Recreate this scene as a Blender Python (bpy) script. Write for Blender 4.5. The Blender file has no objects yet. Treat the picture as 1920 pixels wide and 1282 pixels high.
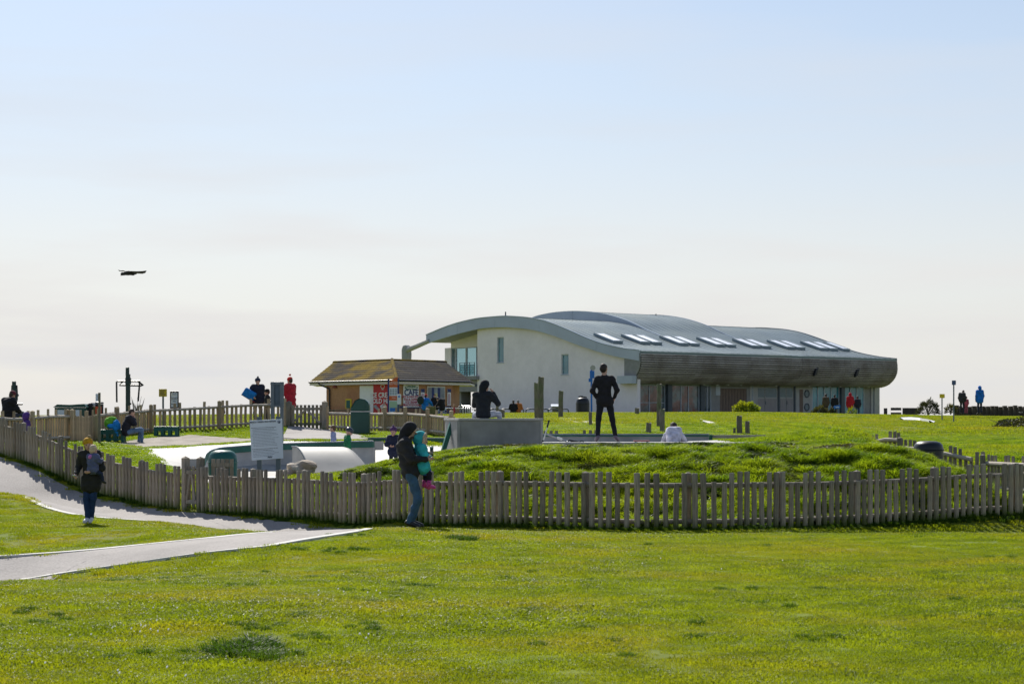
import bpy, bmesh, math, random
import numpy as np
from mathutils import Vector, Matrix
random.seed(7); RNG = np.random.default_rng(11)
SC = bpy.context.scene
COL = SC.collection
R = math.radians
# ------------------------------------------------------------------ camera, sky, sun, exposure
F = 3500.0; CX = 960.0; HY = 785.0; EYE = 1.7      # focal length in photo pixels, horizon row, eye height
cam_d = bpy.data.cameras.new('camera'); cam = bpy.data.objects.new('camera', cam_d); COL.objects.link(cam)
cam.location = (0, 0, EYE); cam.rotation_euler = (R(90), 0, 0)
cam_d.sensor_width = 36; cam_d.lens = 36 * F / 1920; cam_d.shift_y = (HY - 641) / 1920
cam_d.clip_start = .5; cam_d.clip_end = 12000
cam_d.dof.use_dof = True; cam_d.dof.focus_distance = 34; cam_d.dof.aperture_fstop = 5.6
SC.camera = cam
SUN_AZ, SUN_EL = -16.5, 42.0
W = bpy.data.worlds.new('World'); SC.world = W; W.use_nodes = True
nt = W.node_tree; nt.nodes.clear()
wo = nt.nodes.new('ShaderNodeOutputWorld'); bg = nt.nodes.new('ShaderNodeBackground'); sky = nt.nodes.new('ShaderNodeTexSky')
sky.sky_type = 'NISHITA'; sky.sun_disc = False; sky.sun_elevation = R(SUN_EL); sky.sun_rotation = R(SUN_AZ)
sky.altitude = 0; sky.air_density = 1.0; sky.dust_density = 0.6; sky.ozone_density = 2.5
bg.inputs[1].default_value = 0.094
# thin high haze: whitens the lower sky everywhere around the horizon, with faint wisps
tc = nt.nodes.new('ShaderNodeTexCoord'); sep = nt.nodes.new('ShaderNodeSeparateXYZ')
ramp = nt.nodes.new('ShaderNodeValToRGB'); mixh = nt.nodes.new('ShaderNodeMix'); mixh.data_type = 'RGBA'
mp = nt.nodes.new('ShaderNodeMapping'); mp.inputs['Scale'].default_value = (3, 3, 22)
noi = nt.nodes.new('ShaderNodeTexNoise'); noi.inputs['Scale'].default_value = 1.3; noi.inputs['Detail'].default_value = 6
wr = nt.nodes.new('ShaderNodeMapRange'); wr.inputs['From Min'].default_value = .45; wr.inputs['From Max'].default_value = .85
wr.inputs['To Min'].default_value = -.05; wr.inputs['To Max'].default_value = .34
add = nt.nodes.new('ShaderNodeMath'); add.operation = 'ADD'; add.use_clamp = True
L = nt.links.new
L(tc.outputs['Generated'], sep.inputs[0]); L(sep.outputs['Z'], ramp.inputs[0])
L(tc.outputs['Generated'], mp.inputs[0]); L(mp.outputs[0], noi.inputs[0]); L(noi.outputs[0], wr.inputs[0])
cr = ramp.color_ramp
cr.elements[0].position = 0.0; cr.elements[0].color = (.92,)*3 + (1,)
cr.elements[1].position = .95; cr.elements[1].color = (.03,)*3 + (1,)
e = cr.elements.new(.07); e.color = (.78,)*3 + (1,)
e = cr.elements.new(.23); e.color = (.33,)*3 + (1,)
e = cr.elements.new(.5); e.color = (.06,)*3 + (1,)
L(ramp.outputs[0], add.inputs[0]); L(wr.outputs[0], add.inputs[1])
L(add.outputs[0], mixh.inputs['Factor'])
L(sky.outputs[0], mixh.inputs[6]); 
hz = nt.nodes.new('ShaderNodeValToRGB'); L(sep.outputs['Z'], hz.inputs[0]); hs_ = nt.nodes.new('ShaderNodeVectorMath'); hs_.operation = 'SCALE'; hs_.inputs['Scale'].default_value = 7.4; L(hz.outputs[0], hs_.inputs[0]); L(hs_.outputs[0], mixh.inputs[7])
hz.color_ramp.elements[0].position = .02; hz.color_ramp.elements[0].color = (.90, .90, .915, 1); hz.color_ramp.elements[1].position = .16; hz.color_ramp.elements[1].color = (.86, .90, .97, 1)
_e = hz.color_ramp.elements.new(.045); _e.color = (.925, .905, .90, 1); _e = hz.color_ramp.elements.new(.075); _e.color = (.965, .94, .925, 1); _e = hz.color_ramp.elements.new(.10); _e.color = (.95, .925, .92, 1)
L(mixh.outputs[2], bg.inputs[0]); L(bg.outputs[0], wo.inputs[0])
sun_d = bpy.data.lights.new('sun', 'SUN'); sun = bpy.data.objects.new('sun', sun_d); COL.objects.link(sun)
sun_d.energy = 5.0; sun_d.angle = R(.5); sun_d.color = (1, .95, .86)
sv = Vector((math.sin(R(SUN_AZ)) * math.cos(R(SUN_EL)), math.cos(R(SUN_AZ)) * math.cos(R(SUN_EL)), math.sin(R(SUN_EL))))
sun.rotation_euler = sv.to_track_quat('Z', 'Y').to_euler(); sun.location = (0, 0, 60)
SC.view_settings.view_transform = 'Standard'; SC.view_settings.look = 'None'
SC.view_settings.gamma = 1; SC.view_settings.exposure = 0.27; SC.view_settings.use_curve_mapping = False
SC.cycles.max_bounces = 8; SC.cycles.transparent_max_bounces = 16
# ------------------------------------------------------------------ materials
MATS = {}
def mat(name, col, rough=.8, var=.15, scale=4.0, metal=0, bump=0, spec=.4, objrand=0, grain=None, col2=None, c2scale=1.5, c2lo=.45, c2hi=.6, world=False, trans=0, algae=None):
    if name in MATS: return MATS[name]
    m = bpy.data.materials.new(name); m.use_nodes = True; n = m.node_tree.nodes; l = m.node_tree.links.new
    b = n['Principled BSDF']; b.inputs['Roughness'].default_value = rough; b.inputs['Metallic'].default_value = metal
    b.inputs['Specular IOR Level'].default_value = spec
    if world:
        t = n.new('ShaderNodeNewGeometry'); vec = t.outputs['Position']
    else:
        t = n.new('ShaderNodeTexCoord'); vec = t.outputs['Object']
    if grain:
        mg = n.new('ShaderNodeMapping'); mg.inputs['Scale'].default_value = grain; l(vec, mg.inputs[0]); vec2 = mg.outputs[0]
    else: vec2 = vec
    no = n.new('ShaderNodeTexNoise'); no.inputs['Scale'].default_value = scale; no.inputs['Detail'].default_value = 5; l(vec2, no.inputs[0])
    base = None
    if col2:
        n2 = n.new('ShaderNodeTexNoise'); n2.inputs['Scale'].default_value = c2scale; n2.inputs['Detail'].default_value = 6; l(vec, n2.inputs[0])
        mr = n.new('ShaderNodeMapRange'); mr.inputs['From Min'].default_value = c2lo; mr.inputs['From Max'].default_value = c2hi; l(n2.outputs[0], mr.inputs[0])
        mx = n.new('ShaderNodeMix'); mx.data_type = 'RGBA'; l(mr.outputs[0], mx.inputs['Factor'])
        mx.inputs[6].default_value = (*col, 1); mx.inputs[7].default_value = (*col2, 1); base = mx.outputs[2]
    if algae:
        sp = n.new('ShaderNodeSeparateXYZ'); l(t.outputs['Object'], sp.inputs[0]); n3 = n.new('ShaderNodeTexNoise'); n3.inputs['Scale'].default_value = 6; l(t.outputs['Object'], n3.inputs[0])
        oi3 = n.new('ShaderNodeObjectInfo'); ad = n.new('ShaderNodeMath'); ad.operation = 'MULTIPLY_ADD'; l(n3.outputs[0], ad.inputs[0]); ad.inputs[1].default_value = -.55; l(sp.outputs['Z'], ad.inputs[2])
        ad2 = n.new('ShaderNodeMath'); ad2.operation = 'MULTIPLY_ADD'; l(oi3.outputs['Random'], ad2.inputs[0]); ad2.inputs[1].default_value = .22; l(ad.outputs[0], ad2.inputs[2])
        m3 = n.new('ShaderNodeMapRange'); m3.inputs['From Min'].default_value = .12; m3.inputs['From Max'].default_value = -.18; l(ad2.outputs[0], m3.inputs[0])
        x3 = n.new('ShaderNodeMix'); x3.data_type = 'RGBA'; l(m3.outputs[0], x3.inputs['Factor']); l(base, x3.inputs[6]) if base else None; x3.inputs[7].default_value = (*algae, 1); base = x3.outputs[2]
    v = n.new('ShaderNodeMapRange'); v.inputs['From Min'].default_value = .3; v.inputs['From Max'].default_value = .7
    v.inputs['To Min'].default_value = 1 - var; v.inputs['To Max'].default_value = 1 + var; l(no.outputs[0], v.inputs[0])
    val = v.outputs[0]
    if objrand:
        oi = n.new('ShaderNodeObjectInfo'); r = n.new('ShaderNodeMapRange'); r.inputs['To Min'].default_value = 1 - objrand; r.inputs['To Max'].default_value = 1 + objrand
        l(oi.outputs['Random'], r.inputs[0]); mm = n.new('ShaderNodeMath'); mm.operation = 'MULTIPLY'; l(val, mm.inputs[0]); l(r.outputs[0], mm.inputs[1]); val = mm.outputs[0]
    hs = n.new('ShaderNodeVectorMath'); hs.operation = 'SCALE'
    if base: l(base, hs.inputs[0])
    else: hs.inputs[0].default_value = col
    l(val, hs.inputs['Scale']); l(hs.outputs[0], b.inputs['Base Color'])
    if bump:
        bp = n.new('ShaderNodeBump'); bp.inputs['Strength'].default_value = bump; bp.inputs['Distance'].default_value = .02
        l(no.outputs[0], bp.inputs['Height']); l(bp.outputs[0], b.inputs['Normal'])
    if trans:
        tr = n.new('ShaderNodeBsdfTranslucent'); l(hs.outputs[0], tr.inputs[0]); ms = n.new('ShaderNodeMixShader'); ms.inputs[0].default_value = trans
        l(b.outputs[0], ms.inputs[1]); l(tr.outputs[0], ms.inputs[2]); l(ms.outputs[0], n['Material Output'].inputs[0])
    MATS[name] = m; return m
def glass_mat(name, tint, tr=.6, rough=.03):
    m = bpy.data.materials.new(name); m.use_nodes = True; n = m.node_tree.nodes; l = m.node_tree.links.new
    b = n['Principled BSDF']; b.inputs['Base Color'].default_value = (*[c * .35 for c in tint], 1); b.inputs['Roughness'].default_value = rough; b.inputs['Specular IOR Level'].default_value = .8
    t = n.new('ShaderNodeBsdfTransparent'); t.inputs[0].default_value = (*tint, 1)
    ms = n.new('ShaderNodeMixShader'); ms.inputs[0].default_value = tr; l(b.outputs[0], ms.inputs[1]); l(t.outputs[0], ms.inputs[2])
    l(ms.outputs[0], n['Material Output'].inputs[0]); MATS[name] = m; return m
def grass_mat(name, dark, lite, dry, dry_amt=.5, transl=.5, spec=.12, rough=.5):
    m = bpy.data.materials.new(name); m.use_nodes = True; n = m.node_tree.nodes; l = m.node_tree.links.new
    b = n['Principled BSDF']; b.inputs['Roughness'].default_value = rough; b.inputs['Specular IOR Level'].default_value = spec
    g = n.new('ShaderNodeNewGeometry'); pos = g.outputs['Position']
    def noise(s, d=4, sc=None):
        x = n.new('ShaderNodeTexNoise'); x.inputs['Scale'].default_value = s; x.inputs['Detail'].default_value = d
        if sc:
            mpp = n.new('ShaderNodeMapping'); mpp.inputs['Scale'].default_value = sc; l(pos, mpp.inputs[0]); l(mpp.outputs[0], x.inputs[0])
        else: l(pos, x.inputs[0])
        return x.outputs[0]
    def rng(o, a, b_, lo=0, hi=1):
        x = n.new('ShaderNodeMapRange'); x.inputs['From Min'].default_value = a; x.inputs['From Max'].default_value = b_
        x.inputs['To Min'].default_value = lo; x.inputs['To Max'].default_value = hi; l(o, x.inputs[0]); return x.outputs[0]
    def mix(f, a, c):
        x = n.new('ShaderNodeMix'); x.data_type = 'RGBA'; l(f, x.inputs['Factor'])
        for i, q in ((6, a), (7, c)):
            if isinstance(q, tuple): x.inputs[i].default_value = (*q, 1)
            else: l(q, x.inputs[i])
        return x.outputs[2]
    c = mix(rng(noise(1.6, 5), .35, .65), dark, lite)
    c = mix(rng(noise(.55, 6), .5, .68, 0, dry_amt), c, dry)
    c = mix(rng(noise(.22, 3), .48, .66, 0, dry_amt * .6), c, dry)
    c = mix(rng(noise(30, 2), .35, .62, 0, .6), c, dark)
    c = mix(rng(noise(7, 3), .55, .72, 0, .5), c, dark)
    l(c, b.inputs['Base Color'])
    tr = n.new('ShaderNodeBsdfTranslucent'); 
    tm = n.new('ShaderNodeMix'); tm.data_type = 'RGBA'; tm.blend_type = 'MULTIPLY'; tm.inputs['Factor'].default_value = 1; l(c, tm.inputs[6]); tm.inputs[7].default_value = (2.0, 1.75, .6, 1)
    l(tm.outputs[2], tr.inputs[0]); ms = n.new('ShaderNodeMixShader'); ms.inputs[0].default_value = transl
    l(b.outputs[0], ms.inputs[1]); l(tr.outputs[0], ms.inputs[2]); l(ms.outputs[0], n['Material Output'].inputs[0])
    MATS[name] = m; return m
# ------------------------------------------------------------------ object helpers
def tag(o, label=None, cat=None, group=None, kind=None):
    if label: o['label'] = label
    if cat: o['category'] = cat
    if group: o['group'] = group
    if kind: o['kind'] = kind
    return o
def thing(name, loc, label, cat, group=None, rz=0):
    o = bpy.data.objects.new(name, None); COL.objects.link(o); o.location = loc; o.rotation_euler = (0, 0, rz)
    o.empty_display_size = .2
    return tag(o, label, cat, group)
def worldm(o):
    M = Matrix.LocRotScale(o.location, o.rotation_euler, o.scale)
    return worldm(o.parent) @ M if o.parent else M
def link(name, me, m=None, parent=None, loc=None, rot=None):
    o = bpy.data.objects.new(name, me); COL.objects.link(o)
    if parent: o.parent = parent
    if m is not None and not len(me.materials): me.materials.append(m)
    if loc is not None: o.location = loc
    if rot is not None: o.rotation_euler = rot
    return o
def meshdata(name, v, f, m=None, smooth=False, v2=None):
    me = bpy.data.meshes.new(name); me.from_pydata([tuple(p) for p in v], [], [tuple(q) for q in f])
    if m is not None: me.materials.append(m)
    if smooth: me.shade_smooth()
    me.validate(); me.update(); return me
def mk(name, v, f, m, parent=None, smooth=False):
    """mesh from WORLD coordinates, placed under a parent"""
    v = np.asarray(v, float)
    if parent is not None:
        Mi = np.array(worldm(parent).inverted()); v = v @ Mi[:3, :3].T + Mi[:3, 3]
        return link(name, meshdata(name, v, f, m, smooth), None, parent)
    c = np.array([v[:, 0].mean(), v[:, 1].mean(), v[:, 2].min()])
    o = link(name, meshdata(name, v - c, f, m, smooth)); o.location = c; return o
class G:
    """collects simple shapes (world coordinates)"""
    def __init__(s): s.v = []; s.f = []
    def add(s, v, f):
        n = len(s.v); s.v += [tuple(p) for p in v]; s.f += [tuple(i + n for i in q) for q in f]; return s
    def box(s, a, b, bev=0):
        x0, y0, z0 = a; x1, y1, z1 = b
        return s.add([(x0,y0,z0),(x1,y0,z0),(x1,y1,z0),(x0,y1,z0),(x0,y0,z1),(x1,y0,z1),(x1,y1,z1),(x0,y1,z1)],
                     [(0,3,2,1),(4,5,6,7),(0,1,5,4),(1,2,6,5),(2,3,7,6),(3,0,4,7)])
    def prism(s, poly, h):
        """poly: list of 3d points, h: extrude vector"""
        n = len(poly); p = [Vector(q) for q in poly]; h = Vector(h)
        return s.add([*p, *[q + h for q in p]], [tuple(range(n))[::-1], tuple(range(n, 2*n))] + [(i, (i+1) % n, n+(i+1) % n, n+i) for i in range(n)])
    def tube(s, pts, r, k=8, cap=True):
        pts = [Vector(p) for p in pts]; rs = r if isinstance(r, (list, tuple)) else [r]*len(pts)
        rings = []; up = Vector((0, 0, 1)); prev = None
        for i, p in enumerate(pts):
            d = (pts[min(i+1, len(pts)-1)] - pts[max(i-1, 0)]).normalized()
            if prev is None:
                a = d.cross(up)
                if a.length < .05: a = d.cross(Vector((0, 1, 0)))
            else: a = prev - d * prev.dot(d)
            a.normalize(); prev = a; b = d.cross(a)
            rings.append([p + rs[i]*(a*math.cos(t*2*math.pi/k) + b*math.sin(t*2*math.pi/k)) for t in range(k)])
        n = len(s.v)
        for ring in rings: s.v += [tuple(q) for q in ring]
        for i in range(len(pts)-1):
            for t in range(k):
                s.f.append((n+i*k+t, n+i*k+(t+1) % k, n+(i+1)*k+(t+1) % k, n+(i+1)*k+t))
        if cap:
            s.f.append(tuple(n+t for t in range(k))[::-1]); s.f.append(tuple(n+(len(pts)-1)*k+t for t in range(k)))
        return s
    def obox(s, c, ux, uy, uz):
        c, ux, uy, uz = map(Vector, (c, ux, uy, uz))
        P = [c + sx*ux + sy*uy + sz*uz for sz in (-1, 1) for sx, sy in ((-1,-1),(1,-1),(1,1),(-1,1))]
        return s.add(P, [(0,3,2,1),(4,5,6,7),(0,1,5,4),(1,2,6,5),(2,3,7,6),(3,0,4,7)])
    def obj(s, name, m, parent=None, smooth=False): return mk(name, s.v, s.f, m, parent, smooth)
def bevel(o, w=.01, seg=2):
    b = o.modifiers.new('bevel', 'BEVEL'); b.width = w; b.segments = seg; b.limit_method = 'ANGLE'; return o
def P(px, py, d): return Vector(((px-CX)*d/F, d, EYE-(py-HY)*d/F))
# ------------------------------------------------------------------ terrain height
FRONT = [(-60,53.5,822),(0,51,852),(50,49.8,866),(100,48.6,886),(150,47.6,910),(200,46.5,928),(270,45,944),(345,43.5,956),(395,42.6,960),(460,41.5,964),(540,40,971),(620,38.8,977),(700,37.6,982),(820,36,985),(1000,34.2,988),(1180,33.2,994),(1350,33.2,993),(1500,34.2,989),(1650,35.4,981),(1780,36.3,972),(1900,37,966),(1990,37.8,960)]
CTRL = [(a, c, b) for a, b, c in FRONT]
def Z(px, d, z): return (px, HY+(EYE-z)*F/d, d)
CT2 = []
for px in (-300, 400, 960, 1500, 2200): CT2 += [Z(px, 8, .02), Z(px, 12, 0)]
for px in (-100, 400, 960, 1500, 2050): CT2 += [Z(px, 20, -.06), Z(px, 27, -.13)]
CT2 += [(170,983,35.9),(0,1045,30),(0,1090,26),(500,1000,34),(705,993,35.5),(300,980,37.5),(0,925,41),(775,992,31),(100,955,39.5)]
for px, d, z in [(520,31,-.2),(1200,30,-.2),(1600,31,-.22),(1900,31,-.22),(250,33,-.25)]: CT2.append(Z(px, d, z))
CREST = [(655,893,40.6),(700,877,41),(745,861,41),(800,855,41),(850,850,40.5),(900,845,40),(950,839,40),(1000,834,40),(1050,835,40),(1100,833,40),(1200,831,40),(1300,828,40),(1400,828,40),(1500,830,40.5),(1560,831,40.5),(1620,837,40.5),(1680,844,40.5),(1720,856,40.2),(1760,870,40),(1785,886,39.6),(1830,925,39.6)]
CREST = [(a, b+(13 if 940 < a < 1600 else 0 if a >= 1600 else 8 if a >= 800 else 3), c) for a, b, c in CREST]
CT2 += CREST
for px, py, d in CREST[:-2]:
    if px >= 800: CT2.append(Z(px, d-2.6, (EYE-(py-HY)*d/F) - .42))
for px in (900,1000,1100,1200,1300,1400,1500,1600): CT2 += [Z(px, 43.5, .98), Z(px, 48, .96)]
for px in (1050,1200,1350,1500,1620): CT2 += [Z(px, 53, .98)]
CT2 += [Z(1690,46,.25),Z(1690,52.3,.16),Z(1550,54.8,.12),Z(1620,53.4,.14),Z(1783,50.5,-.03),Z(1845,50,-.27),Z(1920,48,-.28),Z(1990,45.5,-.32),Z(1790,45,-.15),Z(1850,41,-.22)]
CT2 += [Z(1560,60,.75),Z(1560,66,1.0),Z(1400,58,1.0),Z(1480,53,.8),Z(1200,60,1.25),Z(1050,60,1.3)]
for px, d, z in [(1690,58,.72),(1690,64,.9),(1690,74,1.08),(1800,54,.35),(1800,58,.68),(1800,66,.95),(1900,54,.42),(1900,58,.72),(2050,52,.2),(1900,64,.98),(2000,80,1.25)]: CT2.append(Z(px,d,z))
for px in (900,1100,1300,1500): CT2 += [Z(px,75,1.5),Z(px,90,1.72)]
CT2 += [Z(1700,90,1.33),Z(1900,90,1.42),Z(2100,90,1.45),Z(1650,110,1.66),Z(1900,115,1.72),Z(1800,135,1.85),Z(2100,135,1.9),Z(1700,150,1.85)]
for px in (700,900,1100,1300,1500): CT2 += [Z(px,112,2.0),Z(px,130,2.06),Z(px,160,2.0)]
# skate park, left
CT2 += [Z(900,45,.85),Z(830,45,.72),Z(780,46,.42),Z(737,47.5,.22),(700,882,44.8),(600,895,44.0),(555,893,44.8),Z(500,43.8,.08),Z(420,44.2,.05),Z(640,47.5,.12),Z(500,47.5,.08),Z(600,52.5,.08),Z(500,52.5,.08),Z(430,50,.1),Z(400,47,.12),Z(700,51,.25),Z(760,52,.3),Z(790,49,.3),Z(560,50,.08)]
CT2 += [(340,884,46.5),(300,862,50),(250,846,53),(420,836,57),(480,834,56.4),(560,832,56.4),(620,830,56.5),(215,833,59.5),(330,822,62),(480,815,64),(600,806,66),(700,812,62),(835,822,58),(760,828,56)]
CT2 += [(250,885,47.3),(150,868,50),(120,846,54),(60,847,53.2),(0,838,53.8),(131,829,57.5),(183,824,61.5),(285,812,65.5),(75,833,55.5),(380,807,66),(560,802,66)]
for px in (-100,100,300,500,700): CT2 += [Z(px,72,1.42),Z(px,90,1.66),Z(px,112,1.85),Z(px,140,1.9)]
CT2 += [Z(-150,55,1.0),Z(-150,62,1.2)]
for px in (-240,-100,200,600,1000,1400,1800,2150): CT2 += [Z(px,166,1.85)]
CT2 += [Z(-240,90,1.6),Z(-240,120,1.8),Z(-240,70,1.35),Z(-240,40,-.1),Z(2150,100,1.6),Z(2150,66,1.0),Z(2150,56,.5)]
pts = np.array([tuple(P(*c)) for c in CTRL + CT2])
_sx = 1.0; _A = np.stack([pts[:, 0]*_sx, pts[:, 1]], 1)
def _U(r2): return np.where(r2 > 1e-9, r2*np.log(r2+1e-12), 0)
_n = len(pts); _K = _U(((_A[:, None]-_A[None])**2).sum(-1)) + np.eye(_n)*.03
_Pm = np.hstack([np.ones((_n, 1)), _A]); _M = np.zeros((_n+3, _n+3)); _M[:_n, :_n] = _K; _M[:_n, _n:] = _Pm; _M[_n:, :_n] = _Pm.T
_w = np.linalg.solve(_M, np.concatenate([pts[:, 2], np.zeros(3)]))
def Hn(X, Y):
    X = np.asarray(X, float); Y = np.asarray(Y, float); sh = X.shape; X = X.ravel(); Y = Y.ravel()
    Yc = np.clip(Y, 6, 165); lim = .34*Yc + 2; Xc = np.clip(X, -lim, lim)
    out = np.empty_like(Xc)
    for i in range(0, len(Xc), 20000):
        x = Xc[i:i+20000]; y = Yc[i:i+20000]
        out[i:i+20000] = _U((x[:, None]*_sx-_A[:, 0])**2 + (y[:, None]-_A[:, 1])**2) @ _w[:_n] + _w[_n] + _w[_n+1]*x*_sx + _w[_n+2]*y
    far = np.clip((Y-175)/60, 0, 1); out = out*(1-far) + (-4.5)*far
    return out.reshape(sh)
def H(x, y): return float(Hn(np.array([x]), np.array([y]))[0])
def gnd(px, py, d0=9, d1=160):
    """world point where the line of sight through a photo pixel meets the ground"""
    d = np.concatenate([np.arange(d0, 70, .1), np.arange(70, d1, .5)]); x = (px-CX)*d/F; z = EYE-(py-HY)*d/F
    g = Hn(x, d); k = np.argmax(z < g)
    if not (z < g).any(): k = len(d)-1
    return Vector((x[k], d[k], g[k]))
def at(px, d):
    x = (px-CX)*d/F; return Vector((x, d, H(x, d)))
# ------------------------------------------------------------------ base materials
M_lawn = grass_mat('lawn', (.11,.165,.012), (.22,.285,.018), (.30,.265,.03), .6, .52, spec=.12, rough=.45)
M_tall = grass_mat('rough_grass', (.06,.125,.012), (.23,.32,.02), (.28,.30,.03), .4, .6, spec=.16, rough=.42)
M_ground = grass_mat('turf', (.10,.14,.012), (.18,.225,.016), (.23,.20,.035), .7, .0, spec=.1, rough=.9)
M_tar = mat('path_tarmac', (.31,.285,.27), .85, .2, 28, bump=.4, world=True, col2=(.23,.21,.20), c2scale=.9, c2lo=.4, c2hi=.7)
M_conc = mat('concrete', (.46,.44,.41), .75, .12, 3, bump=.15, world=True, col2=(.36,.35,.33), c2scale=.9)
M_concw = mat('smooth_concrete', (.37,.36,.34), .6, .08, 3, bump=.1, world=True, col2=(.29,.28,.265), c2scale=.5)
M_concg = mat('weathered_concrete', (.36,.35,.33), .85, .16, 2.5, bump=.2, world=True, col2=(.25,.25,.24), c2scale=.7)
M_edge = mat('edging_stone', (.58,.56,.53), .8, .1, 6, world=True)
M_gravel = mat('gravel', (.36,.32,.27), .95, .25, 40, bump=.5, world=True, col2=(.26,.23,.19), c2scale=2)
M_wood = mat('weathered_timber', (.285,.235,.175), .85, .34, 5, grain=(9,9,.8), objrand=.30, bump=.4, col2=(.19,.18,.16), c2scale=2.2, c2lo=.42, c2hi=.66, algae=(.10,.125,.03))
M_woodw = mat('warm_timber', (.40,.30,.19), .8, .2, 5, grain=(9,9,.8), objrand=.3, bump=.3, col2=(.27,.24,.15), c2scale=2.5, c2lo=.45, c2hi=.7)
M_rail = mat('rail_timber', (.40,.35,.29), .8, .2, 4, bump=.2, world=True)
M_post = mat('groyne_timber', (.17,.15,.115), .9, .3, 4, grain=(8,8,1.2), objrand=.2, bump=.5, col2=(.13,.15,.08), c2scale=2, c2lo=.45, c2hi=.6)
# ------------------------------------------------------------------ ground sheet
def axis(segs):
    out = []
    for a, b, s in segs: out += list(np.arange(a, b, s))
    return np.array(out + [segs[-1][1]])
xs = axis([(-3000,-400,400),(-400,-60,30),(-60,-24,3),(-24,24,.4),(24,60,3),(60,400,30),(400,3000,400)])
ys = axis([(-300,-20,40),(-20,8,4),(8,68,.4),(68,170,2),(170,400,15),(400,6000,500)])
XX, YY = np.meshgrid(xs, ys); ZZ = Hn(XX, YY)
def bumps(X, Y):
    return (np.sin(X*2.1+Y*.7)*np.sin(Y*1.9-X*.8) + .6*np.sin(X*4.7+1.3*Y)*np.sin(Y*4.1+.5))
crest_px = np.array([655]+[c[0] for c in CREST[1:]]); 
def mound_mask(X, Y):
    fx = np.array([c[0] for c in FRONT]); fd = np.array([c[1] for c in FRONT]); fX = (fx-CX)*fd/F
    fy = np.interp(X, fX, fd)
    return np.clip((Y-fy-.6)/1, 0, 1)*np.clip((42.6-Y)/1.2, 0, 1)*np.clip((X+4)/1.5, 0, 1)*np.clip((9.3-X)/1, 0, 1)
ZZ = ZZ + mound_mask(XX, YY)*(bumps(XX, YY)*.03+bumps(XX*2.3+3, YY*2.1)*.04) + np.where((YY > 60) & (YY < 160), .02*bumps(XX*.4, YY*.4), 0)
ny, nx = XX.shape; vv = np.stack([XX.ravel(), YY.ravel(), ZZ.ravel()], 1)
ii = (np.arange(ny-1)[:, None]*nx + np.arange(nx-1)[None]).ravel()
ff = np.stack([ii, ii+1, ii+nx+1, ii+nx], 1)
me = bpy.data.meshes.new('ground'); me.vertices.add(len(vv)); me.vertices.foreach_set('co', vv.ravel())
me.loops.add(len(ff)*4); me.loops.foreach_set('vertex_index', ff.ravel()); me.polygons.add(len(ff)); me.polygons.foreach_set('loop_start', np.arange(0, len(ff)*4, 4)); me.polygons.foreach_set('loop_total', np.full(len(ff), 4))
me.update(); me.shade_smooth(); ground = link('ground', me, M_ground); tag(ground, kind='structure')
g = G().add([(-6000,230,-3),(6000,230,-3),(6000,11000,-3),(-6000,11000,-3)], [(0,1,2,3)])
tag(g.obj('sea', mat('sea_water', (.12,.16,.17), .15, .1, .05, spec=.5)), kind='structure')
# ------------------------------------------------------------------ draped sheets
def resample(pts, n):
    p = np.array([tuple(q) for q in pts]); s = np.r_[0, np.cumsum(np.linalg.norm(np.diff(p, axis=0), axis=1))]; t = np.linspace(0, s[-1], n)
    return np.stack([np.interp(t, s, p[:, i]) for i in range(p.shape[1])], 1)
def smoothp(p, k=2):
    p = p.copy()
    for _ in range(k): p[1:-1] = (p[:-2]+2*p[1:-1]+p[2:])/4
    return p
def drape(name, A, B, m, lift=.02, n=60, k=10, parent=None, kind='structure'):
    a = resample([gnd(*q) if len(q) == 2 else at(q[0], q[1]) if len(q) == 3 else q for q in A], n); b = resample([gnd(*q) if len(q) == 2 else at(q[0], q[1]) for q in B], n)
    v = []; 
    for j in range(k+1):
        t = j/k; p = a*(1-t)+b*t; p[:, 2] = Hn(p[:, 0], p[:, 1])+lift; v.append(p)
    v = np.vstack(v); f = [(j*n+i, j*n+i+1, (j+1)*n+i+1, (j+1)*n+i) for j in range(k) for i in range(n-1)]
    o = mk(name, v, f, m, parent, True)
    if kind: tag(o, kind=kind)
    return o, a, b
def edging(name, pts, m, w=.06, h=.05, lift=.0, parent=None):
    p = pts.copy(); p[:, 2] = Hn(p[:, 0], p[:, 1]); t = np.gradient(p[:, :2], axis=0); t /= np.linalg.norm(t, axis=1)[:, None]+1e-9; nrm = np.stack([-t[:, 1], t[:, 0]], 1)
    v = []; f = []
    for i in range(len(p)):
        for sx, z in ((-1, -.05), (1, -.05), (1, h), (-1, h)): v.append((p[i, 0]+nrm[i, 0]*w/2*sx, p[i, 1]+nrm[i, 1]*w/2*sx, p[i, 2]+z+lift))
    for i in range(len(p)-1):
        for a in range(4): f.append((i*4+a, i*4+(a+1) % 4, i*4+4+(a+1) % 4, i*4+4+a))
    f += [(0,1,2,3), tuple(len(v)-4+q for q in (3,2,1,0))]
    return mk(name, v, f, m, parent)
fxy = np.array([((c[0]-CX)*c[1]/F, c[1]) for c in FRONT])
def fence_xy(px):   # ground-line of the front fence at a photo column
    fx = np.array([c[0] for c in FRONT]); d = np.interp(px, fx, [c[1] for c in FRONT]); return (px-CX)*d/F, d
def off_fence(px, o):
    x, y = fence_xy(px); return Vector((x, y-o, 0))
class _V: pass
up_top = [off_fence(px, o) for px, o in ((-60,.55),(0,.5),(50,.45),(100,.42),(150,.4),(200,.38),(270,.35),(345,.2),(395,.25),(450,.35),(510,.4))]
low_up = [(-60,905),(0,925),(50,941),(100,956),(190,973),(300,981),(440,989),(495,997),(511,999)]
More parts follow.
